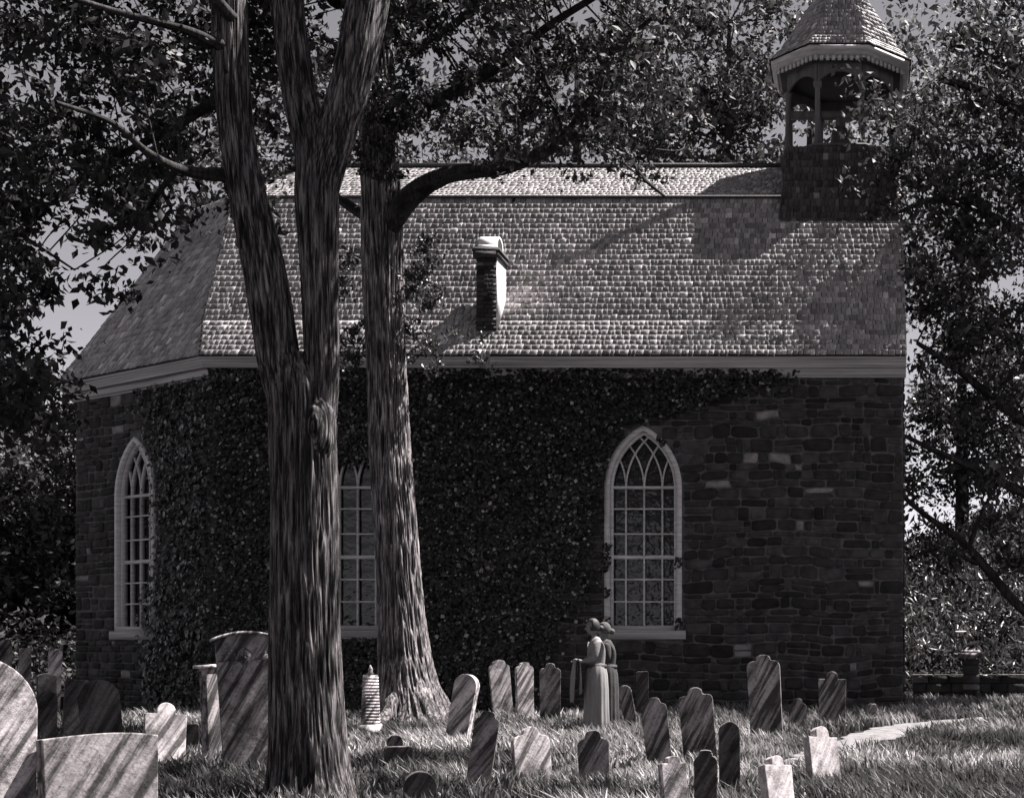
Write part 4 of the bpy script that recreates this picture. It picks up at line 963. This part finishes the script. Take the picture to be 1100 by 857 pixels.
def person(px, pyf, hgt, face, label, blouse, skirt_m, pose, hatmat, bun=True):
    Y_ = footY(pyf, px); x = (px-PX)*Y_/F; r = tag(empty('person', (x, Y_, float(gz(x, Y_)))), label, 'person')
    r.rotation_euler.z = face; r.scale = (hgt/1.65,)*3
    # skeleton, +x forward, +y her left
    V = [(0, 0, .92), (-.01, 0, 1.08), (-.01, 0, 1.22), (.0, 0, 1.36), (.015, 0, 1.43), (.03, 0, 1.50)]; E = [(0, 1), (1, 2), (2, 3), (3, 4), (4, 5)]
    R = [(.13, .15), (.10, .115), (.115, .135), (.085, .12), (.045, .045), (.05, .05)]
    A = {}
    for s, nm in ((1, 'l'), (-1, 'r')):
        b_ = len(V); V += [(0, s*.095, .86), (.01, s*.10, .50), (-.01, s*.10, .12), (.0, s*.10, .06), (.15, s*.12, .035)]; E += [(0, b_), (b_, b_+1), (b_+1, b_+2), (b_+2, b_+3), (b_+3, b_+4)]; R += [.085, .058, .04, .04, .03]
        b_ = len(V); sh, el, wr, hd = pose[nm]
        sh, el, wr, hd = [np.array((p[0], s*p[1], p[2])) for p in (sh, el, wr, hd)]
        V += [tuple(sh), tuple(el), tuple(wr), tuple(hd)]; E += [(3, b_), (b_, b_+1), (b_+1, b_+2), (b_+2, b_+3)]; R += [.052, .038, .025, (.018, .034)]
        d = (hd-wr)/np.linalg.norm(hd-wr); lat = np.array([0, 1., 0]); lat -= d*np.dot(lat, d); lat /= np.linalg.norm(lat); dnv = np.cross(d, lat)*(1)
        if dnv[2] > 0: dnv = -dnv
        palm = b_+3
        for k_, (o1, ln) in enumerate(((-.028, .062), (-.010, .072), (.009, .068), (.027, .054))):
            q = len(V); p0_ = hd+lat*o1*1.05+d*.03; V += [tuple(p0_), tuple(p0_+d*ln*.5+dnv*ln*.15), tuple(p0_+d*ln*.75+dnv*ln*.55)]; E += [(palm, q), (q, q+1), (q+1, q+2)]; R += [.0095, .0085, .0075]
        q = len(V); V += [tuple(wr*.4+hd*.6-lat*.03*s), tuple(hd-lat*.045*s+d*.035+dnv*.015)]; E += [(palm, q), (q, q+1)]; R += [.011, .009]
        A[nm] = (sh, el, wr, hd)
    hc_ = (.045, 0, 1.575)
    body = skin_mesh('body', V, E, R, M['skin'], r, 2, head_extra(hc_, .98, .12))
    # blouse: torso and sleeves a little larger than the body
    Vb = [(0, 0, .96), (-.01, 0, 1.06), (-.01, 0, 1.22), (.0, 0, 1.37), (.01, 0, 1.425)]; Eb = [(0, 1), (1, 2), (2, 3), (3, 4)]; Rb = [(.125, .145), (.115, .13), (.142, .16), (.10, .13), (.062, .062)]
    for nm in 'lr':
        sh, el, wr, hd = A[nm]; q = len(Vb); m_ = (sh+el)/2; w2 = el*.15+wr*.85; Vb += [tuple(sh), tuple(m_), tuple(el), tuple(w2)]; Eb += [(3, q), (q, q+1), (q+1, q+2), (q+2, q+3)]; Rb += [.07, .068, .056, .042]
    skin_mesh('blouse', Vb, Eb, Rb, blouse, r, 2)
    mb = MB(); n_ = 72; V = []; prof_ = [(1.04, .118, .135), (.99, .135, .155), (.88, .16, .18), (.65, .175, .185), (.35, .18, .19), (.08, .19, .2), (.05, .185, .195)]
    for j, (z, rx, ry) in enumerate(prof_):
        for k in range(n_):
            a = 2*math.pi*k/n_; f_ = 1+(.05*j/5)*math.sin(a*11+1.3*math.sin(a*3)+j*.25)+.035*math.sin(a*4+1)*j/5; V.append((rx*f_*math.cos(a)-.01, ry*f_*math.sin(a), z))
    Q = [[j*n_+k, j*n_+(k+1) % n_, (j+1)*n_+(k+1) % n_, (j+1)*n_+k] for j in range(len(prof_)-1) for k in range(n_)]
    mb.add(V, Q); mb.build('skirt', skirt_m, r, smooth=True)
    mb = MB(); mb.lathe((-.01, 0, 1.0), [(.128, -.03), (.148, -.028), (.148, .028), (.12, .03)], 32); mb.build('belt', M['belt'], r)
    # hair: cap over the skull with a bun, or a scarf
    bm = bmesh.new(); u_ = bmesh.ops.create_uvsphere(bm, u_segments=28, v_segments=20, radius=1)['verts']
    kill = [v for v in bm.verts if v.co.x > .45-.3*max(0, v.co.z) and v.co.z < .62 or v.co.z < -.55]
    bmesh.ops.delete(bm, geom=kill, context='VERTS')
    for v in bm.verts: v.co = Vector((v.co.x*.108-.004, v.co.y*.086, v.co.z*.13+.004))+Vector(hc_)
    if bun: bmesh.ops.create_uvsphere(bm, u_segments=16, v_segments=12, radius=.048, matrix=Matrix.Translation(Vector(hc_)+Vector((-.12, 0, -.02))))
    for f_ in bm.faces: f_.smooth = True
    me = bpy.data.meshes.new('hair'); bm.to_mesh(me); bm.free(); me.materials.append(hatmat); ho = link(bpy.data.objects.new('hair', me), r)
    so_ = ho.modifiers.new('thick', 'SOLIDIFY'); so_.thickness = .008
    return r, A
pose1 = {'l': ((.0, .16, 1.36), (.05, .20, 1.12), (.20, .13, 1.07), (.27, .11, 1.09)), 'r': ((.0, .16, 1.36), (.04, .20, 1.12), (.19, .15, 1.05), (.26, .13, 1.07))}
pose2 = {'l': ((.0, .16, 1.36), (-.02, .20, 1.12), (.13, .10, 1.02), (.19, .06, 1.02)), 'r': ((.0, .16, 1.36), (-.02, .20, 1.12), (.13, .10, 1.02), (.19, .07, 1.03))}
pr, A1 = person(640, 788, 1.56, math.pi+.30, 'woman in pale blouse and long grey skirt facing left, forearms raised', M['blouse'], M['skirt'], pose1, M['hair'])
pr2, _ = person(652, 784, 1.50, math.pi+.15, 'woman in dark dress standing close behind the one in the pale blouse', M['dark_cloth'], M['dark_cloth'], pose2, M['scarf'])
# folded cloth hanging over the first woman's hands
k = pr.scale[0]; mat_ = Matrix.Translation(pr.location)@Matrix.Rotation(pr.rotation_euler.z, 4, 'Z')@Matrix.Scale(k, 4)
bar = [mat_@Vector((.28, y_, 1.11)) for y_ in np.linspace(-.17, .15, 12)]
V = []; Q = []; prof_ = [(.075, -.62), (.07, -.45), (.06, -.25), (.045, -.08), (.03, -.01), (0, .012), (-.03, -.01), (-.04, -.10), (-.045, -.28), (-.05, -.50)]
for i_, y_ in enumerate(np.linspace(-.17, .15, 22)):
    for j, (dx, dz) in enumerate(prof_):
        f_ = .018*math.sin(i_*1.1+j*.3)*min(1, abs(dz)*4); e_ = 1-.25*abs(dz)
        V.append(tuple(mat_@Vector((.275+dx+f_, y_*e_, 1.10+dz+.02*math.sin(i_*.7)*(abs(dz) > .4)))))
n_ = len(prof_)
for i_ in range(21):
    for j in range(n_-1): Q.append([i_*n_+j, (i_+1)*n_+j, (i_+1)*n_+j+1, i_*n_+j+1])
cl = mesh_np('shawl', V, np.array(Q), M['linen'], smooth=True); so_ = cl.modifiers.new('thick', 'SOLIDIFY'); so_.thickness = .008
tag(cl, 'pale folded shawl hanging over the arms of the woman in the blouse', 'shawl')
